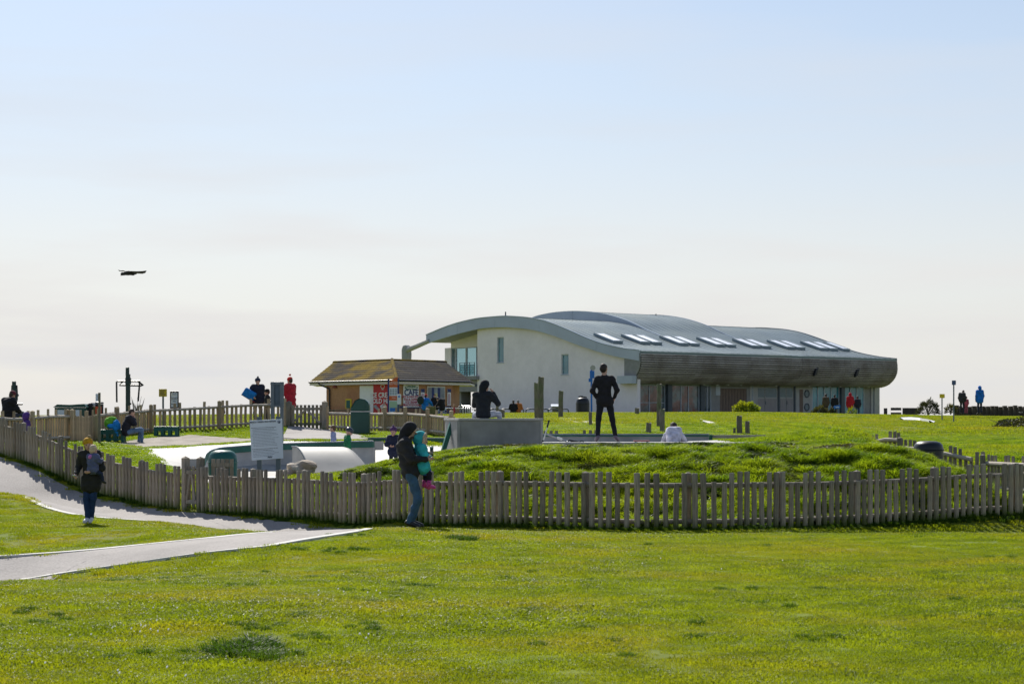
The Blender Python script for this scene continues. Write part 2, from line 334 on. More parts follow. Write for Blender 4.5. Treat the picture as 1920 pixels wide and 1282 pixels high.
def drape2(name, a, b, n, k, m, lift=.02):
    a = smoothp(resample(a, n), 14); b = smoothp(resample(b, n), 14); v = []
    for j in range(k+1):
        t = j/k; p = a*(1-t)+b*t; p[:, 2] = Hn(p[:, 0], p[:, 1])+lift; v.append(p)
    f = [(j*n+i, j*n+i+1, (j+1)*n+i+1, (j+1)*n+i) for j in range(k) for i in range(n-1)]
    return np.vstack(v), f, a, b
PG = G(); g1 = [gnd(*q) for q in low_up]; g2a = [gnd(*q) for q in [(-60,1050),(0,1045),(120,1037),(250,1025),(400,1010),(495,1000.5),(511,1000)]]
g2b = [gnd(*q) for q in [(-60,1098),(0,1090),(150,1070),(300,1051),(430,1036),(520,1025)]]
g3a = [off_fence(500, .39), *[off_fence(px, o) for px, o in ((560,.42),(620,.48),(670,.55),(706,.62))]]; g3b = [gnd(508,1026.5), gnd(580,1015), gnd(640,1004), gnd(690,996), gnd(707,992.5)]
g1e = [*g1]; 
v, f, a1, b1 = drape2('p', up_top, g1, 90, 10, M_tar); PG.add(v, f)
v, f, a2, b2 = drape2('p', g2a, g2b, 90, 10, M_tar); PG.add(v, f)
g3b[-1] = g3a[-1] + (g3b[-1]-g3a[-1])*1.0
v, f, a3, b3 = drape2('p', g3a, g3b, 40, 10, M_tar, .024); PG.add(v, f)
# the small seam between the two arms and the joined part
path = PG.obj('path', M_tar, None, True); tag(path, kind='structure')
for nm, p in (('path_edging', np.vstack([b2[:-1], b3[:-6]])), ('path_edging', b1), ('path_edging', a2)):
    tag(edging('path_edging', smoothp(p, 3), M_edge, .13, .03), kind='structure')
# ------------------------------------------------------------------ timber fences
def picket_mesh(h, w=.105, t=.065, top='flat', k=5):
    v = []; n = k
    ring = [(-w/2, 0)] + [(-w/2*math.cos(math.pi*i/(k)), -t*math.sin(math.pi*i/(k))**.7) for i in range(1, k)] + [(w/2, 0)]
    zs = [0, h*.5, h-.012, h]; sc = [1, 1, 1, .86]
    for z, s in zip(zs, sc): v += [(x*s, y*s, z) for x, y in ring]
    m = len(ring); f = []
    for a in range(len(zs)-1):
        for i in range(m): f.append((a*m+i, a*m+(i+1) % m, (a+1)*m+(i+1) % m, (a+1)*m+i))
    f += [tuple(range(m))[::-1], tuple(3*m+i for i in range(m))]
    return v, f
PICK = {}
def picket_me(h, m, w=.105, t=.045):
    h = h+random.choice((-.012,0,.01)); key = (round(h, 3), m.name, w, random.randrange(4))
    if key not in PICK:
        v, f = picket_mesh(h, w*random.choice((.93,1,1.06)), .058)
        v = [(x + .004*math.sin(z*5+key[3]*2), y, z) for x, y, z in v]
        PICK[key] = meshdata('picket', v, f, m)
    return PICK[key]
def fence(name, pts, label, group=None, pitch=.17, hs=1.02, hl=.84, pattern='TTTSS', side=1, post_every=2.0, m=M_wood, w=.100, gap=None, z0=.0, rails=(.79, .15), rm=None, posth=1.0, jitter=.3, rail_r=.045, t=.045, start=0):
    """pts: world xy polyline. side=+1: pickets on the camera side of the rails"""
    p = np.array([(q[0], q[1]) for q in pts]); s = np.r_[0, np.cumsum(np.linalg.norm(np.diff(p, axis=0), axis=1))]; Ltot = s[-1]
    pos = lambda t: np.array([np.interp(t, s, p[:, 0]), np.interp(t, s, p[:, 1])])
    x0, y0 = pos(0); root = thing(name, (x0, y0, H(x0, y0)), label, 'fence', group)
    rx, ry, rz = root.location
    def frame(t):
        a, b = pos(max(0, t-.05)), pos(min(Ltot, t+.05)); d = (b-a)/np.linalg.norm(b-a); nn = np.array([d[1], -d[0]])   # right-hand normal
        if nn[1] > 0: nn = -nn
        if abs(nn[1]) < .02: nn = nn
        return d, nn*side
    gz = lambda x, y: H(x, y)
    ts = np.arange(pitch/2, Ltot, pitch); P_ = np.array([pos(t) for t in ts]); gzs = Hn(P_[:, 0], P_[:, 1])
    ks = 9; pad = np.pad(gzs, ks//2, mode='edge'); gsm = np.convolve(pad, np.ones(ks)/ks, 'valid') if len(gzs) > ks else gzs
    for i, t in enumerate(ts):
        tt = t + random.uniform(-.012, .012); x, y = pos(tt); d, nn = frame(t); T = pattern[(i+start) % len(pattern)] == 'T'
        h = (hs if T else hl)
        o = link('picket', picket_me(h, m, w, t if False else .045), None, root)
        o.location = (x+nn[0]*.05-rx, y+nn[1]*.05-ry, gsm[i]+z0-rz+random.uniform(-.004, .004))
        ang = math.atan2(-nn[0]*-1, 0) if False else math.atan2(nn[1], nn[0])+math.pi/2
        o.rotation_euler = (random.gauss(0, .006*jitter*3), random.gauss(0, .012*jitter*3), ang)
    npost = max(1, round(Ltot/post_every))
    for i in range(npost+1):
        t = Ltot*i/npost; x, y = pos(t); d, nn = frame(t); z = gz(x, y); a = math.atan2(d[1], d[0])
        gg = G().box((-.05, -.05, -.2), (.05, .05, posth)); gg.add([(-.05,-.05,posth),(.05,-.05,posth),(.05,.05,posth),(-.05,.05,posth),(0,0,posth+.03)], [(0,1,4),(1,2,4),(2,3,4),(3,0,4)])
        o = link('post', meshdata('post', gg.v, gg.f, m), None, root); o.location = (x-nn[0]*.07-rx, y-nn[1]*.07-ry, z-rz); o.rotation_euler = (0, 0, a)
    for rh in rails:
        q = []; 
        for t in np.arange(0, Ltot+.01, max(.5, Ltot/40)):
            x, y = pos(t); d, nn = frame(t); zz = np.interp(t, ts, gsm) if len(ts) > 1 else gz(x, y); q.append((x, y, zz+rh+z0))
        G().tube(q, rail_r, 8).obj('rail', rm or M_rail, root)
    return root
M_railf = mat('shaded_rail_timber', (.20,.175,.14), .85, .2, 4, bump=.2, world=True)  # shade on the front rails put into a darker timber colour
def fpl(a, b):
    pxs = sorted({a, b} | {c[0] for c in FRONT if a < c[0] < b}); return [fence_xy(q) for q in pxs]
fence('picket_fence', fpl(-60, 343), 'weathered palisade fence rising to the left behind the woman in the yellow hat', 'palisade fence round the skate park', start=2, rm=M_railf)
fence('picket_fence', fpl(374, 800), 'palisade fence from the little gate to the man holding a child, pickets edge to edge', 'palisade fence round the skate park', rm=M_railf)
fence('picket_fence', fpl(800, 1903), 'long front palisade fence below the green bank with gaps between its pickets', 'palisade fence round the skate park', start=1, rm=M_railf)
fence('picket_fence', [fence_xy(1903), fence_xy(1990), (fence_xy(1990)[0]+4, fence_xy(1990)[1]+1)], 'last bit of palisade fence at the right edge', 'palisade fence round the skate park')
# far side of the enclosure
w = lambda px, d: ((px-CX)*d/F, d)
fence('picket_fence', [w(1545,54.9), w(1620,53.5), w(1690,52.3)], 'low far fence seen just above the green bank, tops of its pickets only', 'palisade fence round the skate park', side=-1, rail_r=.06)
fence('picket_fence', [w(1692,52.3), w(1783,50.7), w(1845,50)], 'fence with round pale rails running down beside the dark bin on the bank', 'palisade fence round the skate park', side=-1, rail_r=.06)
fence('picket_fence', [w(1847,50), w(1925,48), w(2010,45.5)], 'fence with a round pale rail joining the corner at the right edge', 'palisade fence round the skate park', side=-1, rail_r=.06)
fence('picket_fence', [w(1018,57), w(1120,57)], 'short stubby fence behind the scooter and the low ramp', side=-1, pattern='TTTSSSS', z0=-.1, hs=.3, hl=.1, rails=(), posth=.1)
# back fence, left
fence('picket_fence', [w(-60,53), w(16,54.2), w(75,55.6), w(131,57.6)], 'back fence behind the child in the purple coat', 'back fence of the playground', side=-1, pattern='TSSTSSS', m=M_woodw, post_every=2.3)
fence('picket_fence', [w(131,57.6), w(183,61.5), w(285,65.5), w(380,66), w(470,67), w(535,66.6)], 'long back fence of tan pickets behind the seated woman', 'back fence of the playground', side=-1, pattern='TTSSSSTSSS', m=M_woodw, post_every=2.4, pitch=.175, w=.1)
fence('picket_fence', [w(616,66), w(660,65), w(705,64), w(760,61.5), w(850,58)], 'low fence of spaced pickets running from the wide gate to the big concrete block', 'back fence of the playground', side=-1, pattern='SSSSSTSTS', hs=.82, hl=.68, rails=(.62, .15), m=M_woodw, pitch=.19, posth=.85, w=.09)
# gates
def gate(p0, p1, label, n=7, h=.86, grp=None, posts=(1, 1), ph=1.05, m=M_wood, psize=.075, brace='VV', lift=.06):
    p0 = Vector((p0[0], p0[1], 0)); p1 = Vector((p1[0], p1[1], 0)); z = min(H(p0.x, p0.y), H(p1.x, p1.y)); root = thing('gate', (p0.x, p0.y, z), label, 'gate', grp)
    d = (p1-p0); Lg = d.length; d.normalize(); nn = Vector((d.y, -d.x, 0)); up = Vector((0, 0, 1))
    for on, q in zip(posts, (p0, p1)):
        if on:
            gg = G().obox(q+up*(z+ph/2-.1), d*psize, nn*psize, up*(ph/2+.1)); c = q+up*(z+ph)
            gg.add([c-d*psize-nn*psize, c+d*psize-nn*psize, c+d*psize+nn*psize, c-d*psize+nn*psize, c+up*.05], [(0,1,4),(1,2,4),(2,3,4),(3,0,4)])
            gg.obj('gate_post', m, root)
    a, b = psize+.03, Lg-psize-.03
    for rh in (.16, h-.14): G().obox(p0+d*(a+b)/2+nn*.03+up*(z+lift+rh), d*(b-a)/2, nn*.02, up*.045).obj('rail', m, root)
    for i in range(n):
        t = a+.045+(b-a-.09)*i/(n-1); G().obox(p0+d*t-nn*.012+up*(z+lift+h/2), d*.045, nn*.018, up*h/2).obj('picket', m, root)
    for s in ((a+.05, (a+b)/2-.03), (b-.05, (a+b)/2+.03)):
        q0 = p0+d*s[0]+nn*.032+up*(z+lift+.2); q1 = p0+d*s[1]+nn*.032+up*(z+lift+h-.18); e = (q1-q0)/2
        G().obox((q0+q1)/2+nn*.022, e, nn*.017, e.normalized().cross(nn)*.035).obj('brace', m, root)
    return root
gate(w(348,43.4), w(376,42.9), 'narrow timber gate between two square posts by the path', n=3, psize=.07, h=.98, ph=1.22)
gate(w(542,66.4), w(609,66.0), 'wide playground gate with crossed braces near the person in red', n=8, h=.84, ph=1.0, psize=.08)
w0, w1 = w(386,44.6), w(447,44.8)
# ------------------------------------------------------------------ skate park
M_green = mat('green_painted_steel', (.02,.115,.075), .5, .15, 5, world=True, col2=(.03,.14,.10))
M_teal = mat('teal_plastic', (.008,.10,.085), .45, .12, 5)
M_grey = mat('grey_steel', (.10,.13,.15), .5, .1, 6)
M_black = mat('black_plastic', (.012,.014,.02), .4, .15, 5)
M_dkgreen = mat('dark_green_metal', (.012,.04,.035), .45, .15, 5)
M_white = mat('white_paint', (.78,.78,.77), .55, .04, 5)
M_chrome = mat('galvanised_steel', (.45,.46,.47), .35, .1, 5, metal=.7)
def sweep(name, path, prof, m, parent=None, smooth=True, close=False, ends=True):
    """path: list of (x,y,z) along the foot of a wall; prof: list of (out, up), out measured towards the right-hand side of the path"""
    p = np.array([tuple(q) for q in path]); t = np.gradient(p[:, :2], axis=0); t /= np.linalg.norm(t, axis=1)[:, None]; nr = np.stack([t[:, 1], -t[:, 0]], 1); n = len(prof); v = []; f = []
    for i in range(len(p)):
        for o, u in prof: v.append((p[i, 0]+nr[i, 0]*o, p[i, 1]+nr[i, 1]*o, p[i, 2]+u))
    for i in range(len(p)-1):
        for j in range(n-1): f.append((i*n+j, (i+1)*n+j, (i+1)*n+j+1, i*n+j+1))
        if close: f.append((i*n+n-1, (i+1)*n+n-1, (i+1)*n, i*n))
    if ends: f += [tuple(range(n)), tuple(len(v)-n+q for q in range(n))[::-1]]
    return mk(name, v, f, m, parent, smooth)
# concrete floor and the pale strip of path behind it
def poly_drape(name, outline, m, lift=.03, step=.5):
    """fill an outline of ground points by a fine draped sheet (clipped grid)"""
    bm = bmesh.new(); o = [gnd(*q) if len(q) == 2 else Vector(at(q[0], q[1])) for q in outline]
    vs = [bm.verts.new((q.x, q.y, 0)) for q in o]; bm.faces.new(vs)
    x0, x1 = min(q.x for q in o), max(q.x for q in o); y0, y1 = min(q.y for q in o), max(q.y for q in o)
    for x in np.arange(x0+step, x1, step): bmesh.ops.bisect_plane(bm, geom=bm.verts[:]+bm.edges[:]+bm.faces[:], plane_co=(x, 0, 0), plane_no=(1, 0, 0))
    for y in np.arange(y0+step, y1, step): bmesh.ops.bisect_plane(bm, geom=bm.verts[:]+bm.edges[:]+bm.faces[:], plane_co=(0, y, 0), plane_no=(0, 1, 0))
    me = bpy.data.meshes.new(name); bm.to_mesh(me); bm.free()
    c = np.empty(len(me.vertices)*3); me.vertices.foreach_get('co', c); c = c.reshape(-1, 3); c[:, 2] = Hn(c[:, 0], c[:, 1])+lift
    if len(me.polygons) and me.polygons[0].normal.z < 0: me.flip_normals()
    me.vertices.foreach_set('co', c.ravel()); me.update(); me.shade_smooth(); ob = link(name, me, m); tag(ob, kind='structure'); return ob
D3 = lambda px, d: (px, d, 0)
poly_drape('concrete_floor', [D3(262,54.5), D3(285,51.5), D3(305,49), D3(335,47.2), D3(400,45), D3(520,44.5), D3(620,45.5), D3(700,45), D3(840,44.6), D3(1010,44.6), D3(1200,43.6), D3(1430,43.6), D3(1340,53), D3(1000,54.5), D3(835,55), D3(700,56), D3(480,57.5), D3(380,57.2)], M_concw, .03)
poly_drape('gravel_strip', [D3(205,58.3), D3(262,55.2), D3(380,57.8), D3(480,58.2), D3(560,57), D3(560,60), D3(490,60.5), D3(440,62), D3(360,64), D3(300,63), D3(225,60.5)], M_gravel, .02)
poly_drape('entrance_path', [D3(560,57.3), D3(700,56.8), D3(650,62), D3(617,66.5), D3(608,72), D3(545,72), D3(540,66), D3(528,62), D3(515,60)], M_tar, .04)
# far curved wall with green coping (left), z of coping about 1.09
def coping_wall(name, label, pts, top, depth, conc, run=.9, band=.17, deck=1.0, cat='skate ramp'):
    """pts: [(px, d)] of the upper edge; faces the camera: concave ramp below a green steel band"""
    pp = resample([Vector(((a-CX)*b/F, b, 0)) for a, b in pts], 46); pp = smoothp(pp, 2)
    root = thing(name, (pp[0, 0], pp[0, 1], (top[0] if isinstance(top, list) else top)-depth), label, cat)
    tp = np.interp(np.linspace(0,1,46), np.linspace(0,1,len(top)), top) if isinstance(top, list) else np.full(46, float(top))
    dp = np.full(46, float(depth))
    P_ = np.c_[pp[:, :2], tp]
    prof = [(0, -band)] + [(run*(1-math.cos(a)), -band-(depth-band)*math.sin(a)) for a in np.linspace(0, math.pi/2, 9)][1:] + [(run+.02, -depth-.25), (-.1, -depth-.25), (-.1, -band)]
    sweep('ramp_face', P_, prof, conc, root)
    sweep('green_band', P_, [(-.06, 0), (.015, 0), (.03, -band), (-.06, -band)], M_green, root, False, True)
    sweep('deck', P_, [(-deck, .0), (-.06, .004), (-.06, -.25), (-deck, -.25)], M_concw, root, False, True)
    G().tube([tuple(q+np.array([0, -.02, .012])) for q in P_], .02, 6).obj('coping_pipe', M_chrome, root)
    return root
coping_wall('curved_ramp', 'curved grey ramp with a green rim, its left end hooking round behind the notice board', [(383,48.6),(385,50),(394,51.4),(415,52.6),(450,53.4),(500,54),(600,54),(700,53)], [.66,.70,.76,.82,.87,.90,.94,.98,1.01,1.04,1.06], .95, M_conc, deck=.5)
coping_wall('quarter_pipe', 'quarter pipe with a green rim standing left of the big concrete block', [(690,56.5),(740,56.3),(832,55.5)], 1.11, .95, M_concw, deck=1.2)
coping_wall('low_ramp', 'long low grey ramp wall behind the standing man in black', [(1012,53),(1150,53),(1329,53)], 1.25, .32, M_concg, run=.5, band=.05, deck=.5)
# rolling hump
def hump():
    root = thing('skate_hump', at(630, 46), 'smooth pale rounded concrete hump right of the notice board', 'skate ramp')
    n, k = 26, 18; v = []
    for i in range(n):
        u = i/(n-1); a = Vector(((548+(672-548)*u-CX)*47.4/F, 47.4, 0)); b = Vector(((603+(742-603)*u-CX)*45.3/F, 45.3, 0))
        for j in range(k):
            t = j/(k-1); q = a.lerp(b, t); e = .5+.5*math.cos(math.pi*min(1, max(0, (t-.12)/.88))); sh = 1-max(0, (u-.72)/.28)**2*.95*(1-.2*t)
            v.append((q.x, q.y, .08+.91*e*sh))
    f = [(i*k+j, i*k+j+1, (i+1)*k+j+1, (i+1)*k+j) for i in range(n-1) for j in range(k-1)]
    mk('rolled_surface', v, f, M_concw, root, True)
    g = G(); top = [Vector(q) for q in v[:k]]; bot = [Vector((q.x, q.y, .1)) for q in top]
    g.add([*top, *bot], [(j, k+j, k+j+1, j+1) for j in range(k-1)])
    bk = [Vector(v[i*k]) for i in range(n)]; g.add([*bk, *[Vector((q.x, q.y+.9, .2)) for q in bk]], [(j, j+1, n+j+1, n+j) for j in range(n-1)])
    g.obj('side_wall', M_conc, root)
    G().tube([q+Vector((-.01, 0, .01)) for q in top], .022, 6).obj('edge_pipe', M_grey, root)
hump()
# big concrete block
def X_(px, d): return (px-CX)*d/F
root = thing('concrete_block', at(930, 45.6), 'big plain concrete block the hooded person sits on', 'skate block')
pl = [(X_(860,45),45), (X_(1015,45),45), (X_(1015,45),46.6), (X_(834,46.9),46.9)]
G().prism([(x, y, .4) for x, y in pl], (0, 0, 1.25)).obj('block_wall', M_concg, root)
pc = [(pl[0][0]-.01, pl[0][1]-.03), (pl[1][0]+.04, pl[1][1]-.03), (pl[2][0]+.04, pl[2][1]), (pl[3][0]-.03, pl[3][1])]
bevel(G().prism([(x, y, 1.652) for x, y in pc], (0, 0, .06)).obj('top_slab', M_concw, root), .012)
G().obox((pl[0][0]-.0, 44.99, 1.0), (.035, 0, 0), (0, .02, 0), (0, 0, .65)).obj('corner_strip', M_concg, root)
G().obox((pl[1][0]+.01, 44.99, 1.0), (.03, 0, 0), (0, .025, 0), (0, 0, .65)).obj('corner_strip', M_concw, root)
a = P(848, 790, 46.2); b = P(829, 852, 45.7); G().tube([a, b], .075, 4).obj('green_edge', M_green, root)
# rocks and weeds in the planter beside the hump
def rock(c, s, name, label, m):
    bm = bmesh.new(); bmesh.ops.create_icosphere(bm, subdivisions=3, radius=1); r = np.random.default_rng(int(c[0]*100) % 97)
    ph = r.uniform(0, 6, 9)
    for v in bm.verts:
        q = v.co; k = 1+.16*math.sin(q.x*3+ph[0])*math.sin(q.y*3+ph[1])+.12*math.sin(q.z*5+ph[2]+q.x*4)+.06*math.sin(q.y*9+ph[3])
        v.co = Vector((q.x*k*s[0], q.y*k*s[1], q.z*k*s[2]))
    me = bpy.data.meshes.new(name); bm.to_mesh(me); bm.free(); me.shade_flat(); o = link(name, me, m); o.location = c; tag(o, label, 'rock'); return o
M_rock = mat('pale_rock', (.5,.44,.36), .9, .3, 6, bump=.6, col2=(.34,.25,.19), c2scale=3)
rock(P(563,880,45.2), (.34,.3,.22), 'rock', 'pale rock right of the notice post, in front of the hump', M_rock)
rock(P(537,889,45.0), (.24,.2,.12), 'rock', 'flatter brownish rock between the two notice posts', M_rock)
# timber beam right of the low ramp and kerb
root = thing('timber_beam', gnd(1380,818), 'long timber beam lying behind the bent person in white', 'beam')
G().obox(P(1382,817,56)-Vector((0,0,.02)), (.85,0,0), (0,.1,0), (0,0,.05)).obj('beam', M_rail, root)
G().obox(P(1332,817,55.9)-Vector((0,0,.04)), (.05,0,0), (0,.12,0), (0,0,.08)).obj('end_block', M_green, root)
poly_drape('stony_path', [(1050,783.5),(1078,783.2),(1098,786),(1070,788.5),(1090,793),(1108,798),(1090,799),(1068,793),(1046,787)], M_edge, .02)
poly_drape('stony_path', [(1088,790.5),(1108,790),(1128,797),(1138,801.5),(1118,801.5),(1100,796)], M_edge, .02)
poly_drape('stony_path', [(1138,795),(1180,798.5),(1235,803.5),(1268,808),(1230,805.2),(1180,800),(1138,797)], M_edge, .02)
poly_drape('stony_path', [(1312,785.5),(1325,788.5),(1350,799),(1375,813),(1362,813),(1338,800),(1318,790)], M_edge, .02)
q = [gnd(*c) for c in ((1688,787.5),(1705,787),(1722,788),(1736,790.5),(1742,793))]; q2 = [p+Vector((0,-3.2*(1-abs(i-2)/2.6)-.3,0)) for i, p in enumerate(q)]
g = G(); v = [*[p+Vector((0,0,.16)) for p in q], *[Vector((p.x,p.y,H(p.x,p.y)+.05)) for p in q2]]; g.add(v, [(i,i+5,i+6,i+1) for i in range(4)]); g.add([*[p+Vector((0,0,.16)) for p in q], *[p-Vector((0,0,.3)) for p in q]], [(i,i+1,i+6,i+5) for i in range(4)])
tag(g.obj('pale_kerb', mat('white_kerb', (.7,.7,.72), .5, .1, 4, world=True)), 'curved pale kerb showing in the lawn at the right', 'kerb')
# groyne posts on the lawn
PL = [(1013.5,707,785,11,80,'tallest square timber post, right of the hooded person, a thinner one touching it'),(1006,718,785,8,81,'thin timber post touching the left of the tallest one'),(1051,733,783,9,None,'timber post right of the tallest pair'),
 (932,757,783,5.5,92,'slim short post right of the hooded person'),(940.5,768,783,12,90,'stubby thick post next to the slim one by the hooded person'),(1194.5,765,777,8.5,None,'small stump on the lawn just below the white wall end'),
 (1216,793,813,10,None,'low dark stump left of the tall pair on the lawn'),(1235,720,801,8.6,None,'tall mossy post in front of the glass doors'),(1241.5,767,812,9.5,None,'shorter post leaning against the tall mossy one'),
 (1386.5,780,814,10.5,None,'taller of the two posts above the timber beam'),(1401.5,790,814,9,None,'right, shorter post above the timber beam'),(1377,803,814,5,None,'tiny stub left of the posts above the timber beam'),(1107,773,798,6.5,None,'low post left of the standing man in black')]
for px, y0, y1, wpx, d, lab in PL:
    b = gnd(px, y1) if d is None else at(px, d); d = b.y; hh = EYE-(y0-HY)*d/F-b.z; ww = wpx*d/F/2; tl = random.uniform(-.02, .03)
    g = G(); k = 10; ring = []
    for zi in range(8):
        z = -.3+(hh+.3)*zi/7; s = 1.04-.05*zi/7+random.uniform(-.015, .015)
        for i in range(k):
            a = 2*math.pi*i/k+.3; rr = ww*s*(1+.06*math.sin(3*a+zi)); ring.append((b.x+rr*math.cos(a)+tl*z, b.y+rr*math.sin(a), b.z+z+(.03*math.sin(a*2) if zi == 7 else 0)))
    f = [(zi*k+i, zi*k+(i+1) % k, (zi+1)*k+(i+1) % k, (zi+1)*k+i) for zi in range(7) for i in range(k)]+[tuple(70+i for i in range(k))]
    o = mk('timber_post', ring, f, M_post); tag(o, lab, 'post', 'old timber posts on the lawn')
# ------------------------------------------------------------------ text helper
def text(s, size, loc, right, m, parent, name='lettering', align='CENTER', depth=.002, bold=0):
    cu = bpy.data.curves.new('t', 'FONT'); cu.body = s; cu.size = size; cu.align_x = align; cu.align_y = 'CENTER'; cu.extrude = depth; cu.offset = bold; cu.resolution_u = 2
    to = bpy.data.objects.new('t', cu); me = bpy.data.meshes.new_from_object(to); bpy.data.objects.remove(to); me.name = name
    right = Vector(right).normalized(); up = Vector((0, 0, 1)); n = right.cross(up)
    M = Matrix((right, up, n)).transposed().to_4x4(); M.translation = Vector(loc)
    v = np.empty(len(me.vertices)*3); me.vertices.foreach_get('co', v); v = v.reshape(-1, 3); Mw = np.array(worldm(parent).inverted() @ M); v = v @ Mw[:3, :3].T+Mw[:3, 3]; me.vertices.foreach_set('co', v.ravel()); me.update()
    me.materials.clear(); return link(name, me, m, parent)
flat = lambda nm, c, r=.55: mat(nm, c, r, .04, 3)
M_sign = flat('sign_face', (.62,.68,.78)); M_ink = flat('dark_print', (.05,.06,.10)); M_inkl = flat('grey_print', (.22,.26,.34)); M_yel = flat('yellow_sign', (.62,.47,.02)); M_blue = flat('blue_paint', (.02,.15,.55)); M_red = flat('red_print', (.50,.025,.03)); M_navy = flat('navy_print', (.02,.04,.16)); M_orange = flat('orange_print', (.55,.11,.03))
# notice board on two posts
D = 41.3; root = thing('notice_board', at(500, D), 'white notice board with lines of small print on two posts behind the fence', 'notice')
s_ = D/F
for px in (485.5, 521): 
    x = (px-CX)*s_; G().box((x-.05, D+.03, H(x, D)-.1), (x+.05, D+.1, EYE-(781-HY)*s_)).obj('post', M_grey, root)
C = [P(468,788,D), P(529,785,D), P(531,859,D), P(472,863,D)]
bevel(G().prism(C[::-1], (0, .025, 0)).obj('panel', M_sign, root), .004)
rt = (C[1]-C[0]).normalized(); dn = (C[3]-C[0]).normalized()
pp_ = lambda u, v: C[0].lerp(C[1], u).lerp(C[3].lerp(C[2], u), v)+Vector((0, -.004, 0))
text('BEACH GREEN SKATEPARK', .048, pp_(.41, .052), rt, M_ink, root, bold=.001)
g = G(); g2 = G()
rows = [(.10,.03,.16)]+[(.155+.038*i, .03, .90) for i in range(1, 21)]
rr = random.Random(3)
for i, (v_, u0, u1) in enumerate(rows):
    if i in (14,): continue
    a = u0+(.0 if i in (1,6,11,15) else .05 if i < 14 else .03); b = u1-rr.uniform(0, .25)
    u = a
    while u < b:
        ln = rr.uniform(.03, .09); e = min(u+ln, b); p, q = pp_(u, v_), pp_(e, v_); (g2 if i in (1,2,15,16) else g).add([p-Vector((0,0,.0045)), q-Vector((0,0,.0045)), q+Vector((0,0,.0045)), p+Vector((0,0,.0045))], [(0,1,2,3)]); u = e+.012
g.obj('print', M_inkl, root); g2.obj('print', M_ink, root)
c = pp_(.9, .07); G().add([c+Vector((.038*math.cos(a), 0, .038*math.sin(a))) for a in np.linspace(0, 2*math.pi, 13)[:-1]], [tuple(range(12))]).obj('crest', M_inkl, root)
G().add([c+Vector((.02*math.cos(a)+.01, -.002, .02*math.sin(a)-.015)) for a in np.linspace(0, 2*math.pi, 9)[:-1]], [tuple(range(8))]).obj('crest', M_ink, root)
text('Adur', .05, pp_(.58, .945), rt, M_ink, root, bold=.002)
# grey backs of a second board, further back
D = 56; root = thing('signboard', at(519, D), 'blue-grey back of a signboard on posts between the two walkers', 'signboard'); s_ = D/F
for px in (510.5, 528): x = (px-CX)*s_; G().box((x-.05, D, H(x, D)-.1), (x+.05, D+.08, EYE-(716-HY)*s_)).obj('post', M_grey, root)
a, b = P(507.5,763,D), P(531.5,716,D); bevel(G().box((a.x, D+.085, a.z), (b.x, D+.14, b.z)).obj('panel', mat('slate_blue_panel', (.075,.115,.15), .5, .08, 4), root), .01)
for y in (719, 760): a, b = P(507,y+2,D), P(532,y-1,D); G().box((a.x, D-.02, a.z), (b.x, D-.003, b.z)).obj('clamp', M_grey, root)
# litter bins with rounded lids
def dome_bin(name, px0, px1, ytop, ybot, d, label, m, lidm, slope=True):
    x0, x1 = X_(px0, d), X_(px1, d); zt = EYE-(ytop-HY)*d/F; zb = EYE-(ybot-HY)*d/F; root = thing(name, ((x0+x1)/2, d, zb), label, 'bin'); wv = x1-x0; dp = wv*.9
    hb = (zt-zb)*.64
    bevel(G().prism([(x0, d, zb-.1), (x1, d, zb-.1), (x1, d+dp, zb-.1), (x0, d+dp, zb-.1)], (0, 0, hb+.1)).obj('body', m, root), .03)
    pr = [(x0, zb+hb+.02), (x0+wv*.0, zb+hb+.10), (x0+wv*.25, zt-.12*wv), (x0+wv*.5, zt), (x0+wv*.78, zt-.03), (x1-.03, zt-.2*wv), (x1, zt-.35*wv), (x1, zb+hb+.02)]
    bevel(G().prism([(x, d+.0, z) for x, z in pr], (0, dp, 0)).obj('lid', m, root), .03)
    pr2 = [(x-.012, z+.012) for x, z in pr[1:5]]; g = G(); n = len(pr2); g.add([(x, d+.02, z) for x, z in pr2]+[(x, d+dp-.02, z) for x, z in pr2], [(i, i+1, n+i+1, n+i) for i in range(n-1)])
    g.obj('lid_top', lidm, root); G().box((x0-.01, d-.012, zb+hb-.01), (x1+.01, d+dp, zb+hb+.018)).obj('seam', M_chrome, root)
    return root
dome_bin('litter_bin', 657.5, 692, 747, 815, 61, 'tall dark green bin with a rounded lid, in front of the low fence', mat('bin_green', (.012,.07,.055), .4, .1, 4), mat('bin_lid_pale', (.20,.30,.27), .3, .1, 4))  # second colour: paler sheet over the lid's left slope and top
def drum_bin(px, py, rx, hh, d, label, m, open_=True, cap=.35, lid_m=None):
    b = P(px, py, d); root = thing('litter_bin', b, label, 'bin'); g = G(); k = 24; n = 8
    prof = [(1, -.1), (1, hh*.62), (.99, hh*.7), (.93, hh*.84), (.78, hh*.94), (.5, hh*.99), (.0, hh)]
    for r_, z in prof: g.v += [(b.x+rx*r_*math.cos(2*math.pi*i/k), b.y+rx+rx*r_*math.sin(2*math.pi*i/k), b.z+z) for i in range(k)]
    g.f += [(j*k+i, j*k+(i+1) % k, (j+1)*k+(i+1) % k, (j+1)*k+i) for j in range(len(prof)-1) for i in range(k)]
    g.obj('body', m, root, True)
    G().tube([(b.x+rx*1.02*math.cos(a), b.y+rx+rx*1.02*math.sin(a), b.z+hh*.63) for a in np.linspace(0, 2*math.pi, 25)], .018, 6, False).obj('rim', lid_m or m, root)
    return root
r_ = drum_bin(1747, 872, .375, .61, 47, 'black rounded bin half hidden by the bank near the right fence', M_black)
r_ = drum_bin(413.5, 905, .36, .80, 45.8, 'teal green bin with a small white badge behind the little slatted gate', M_teal)
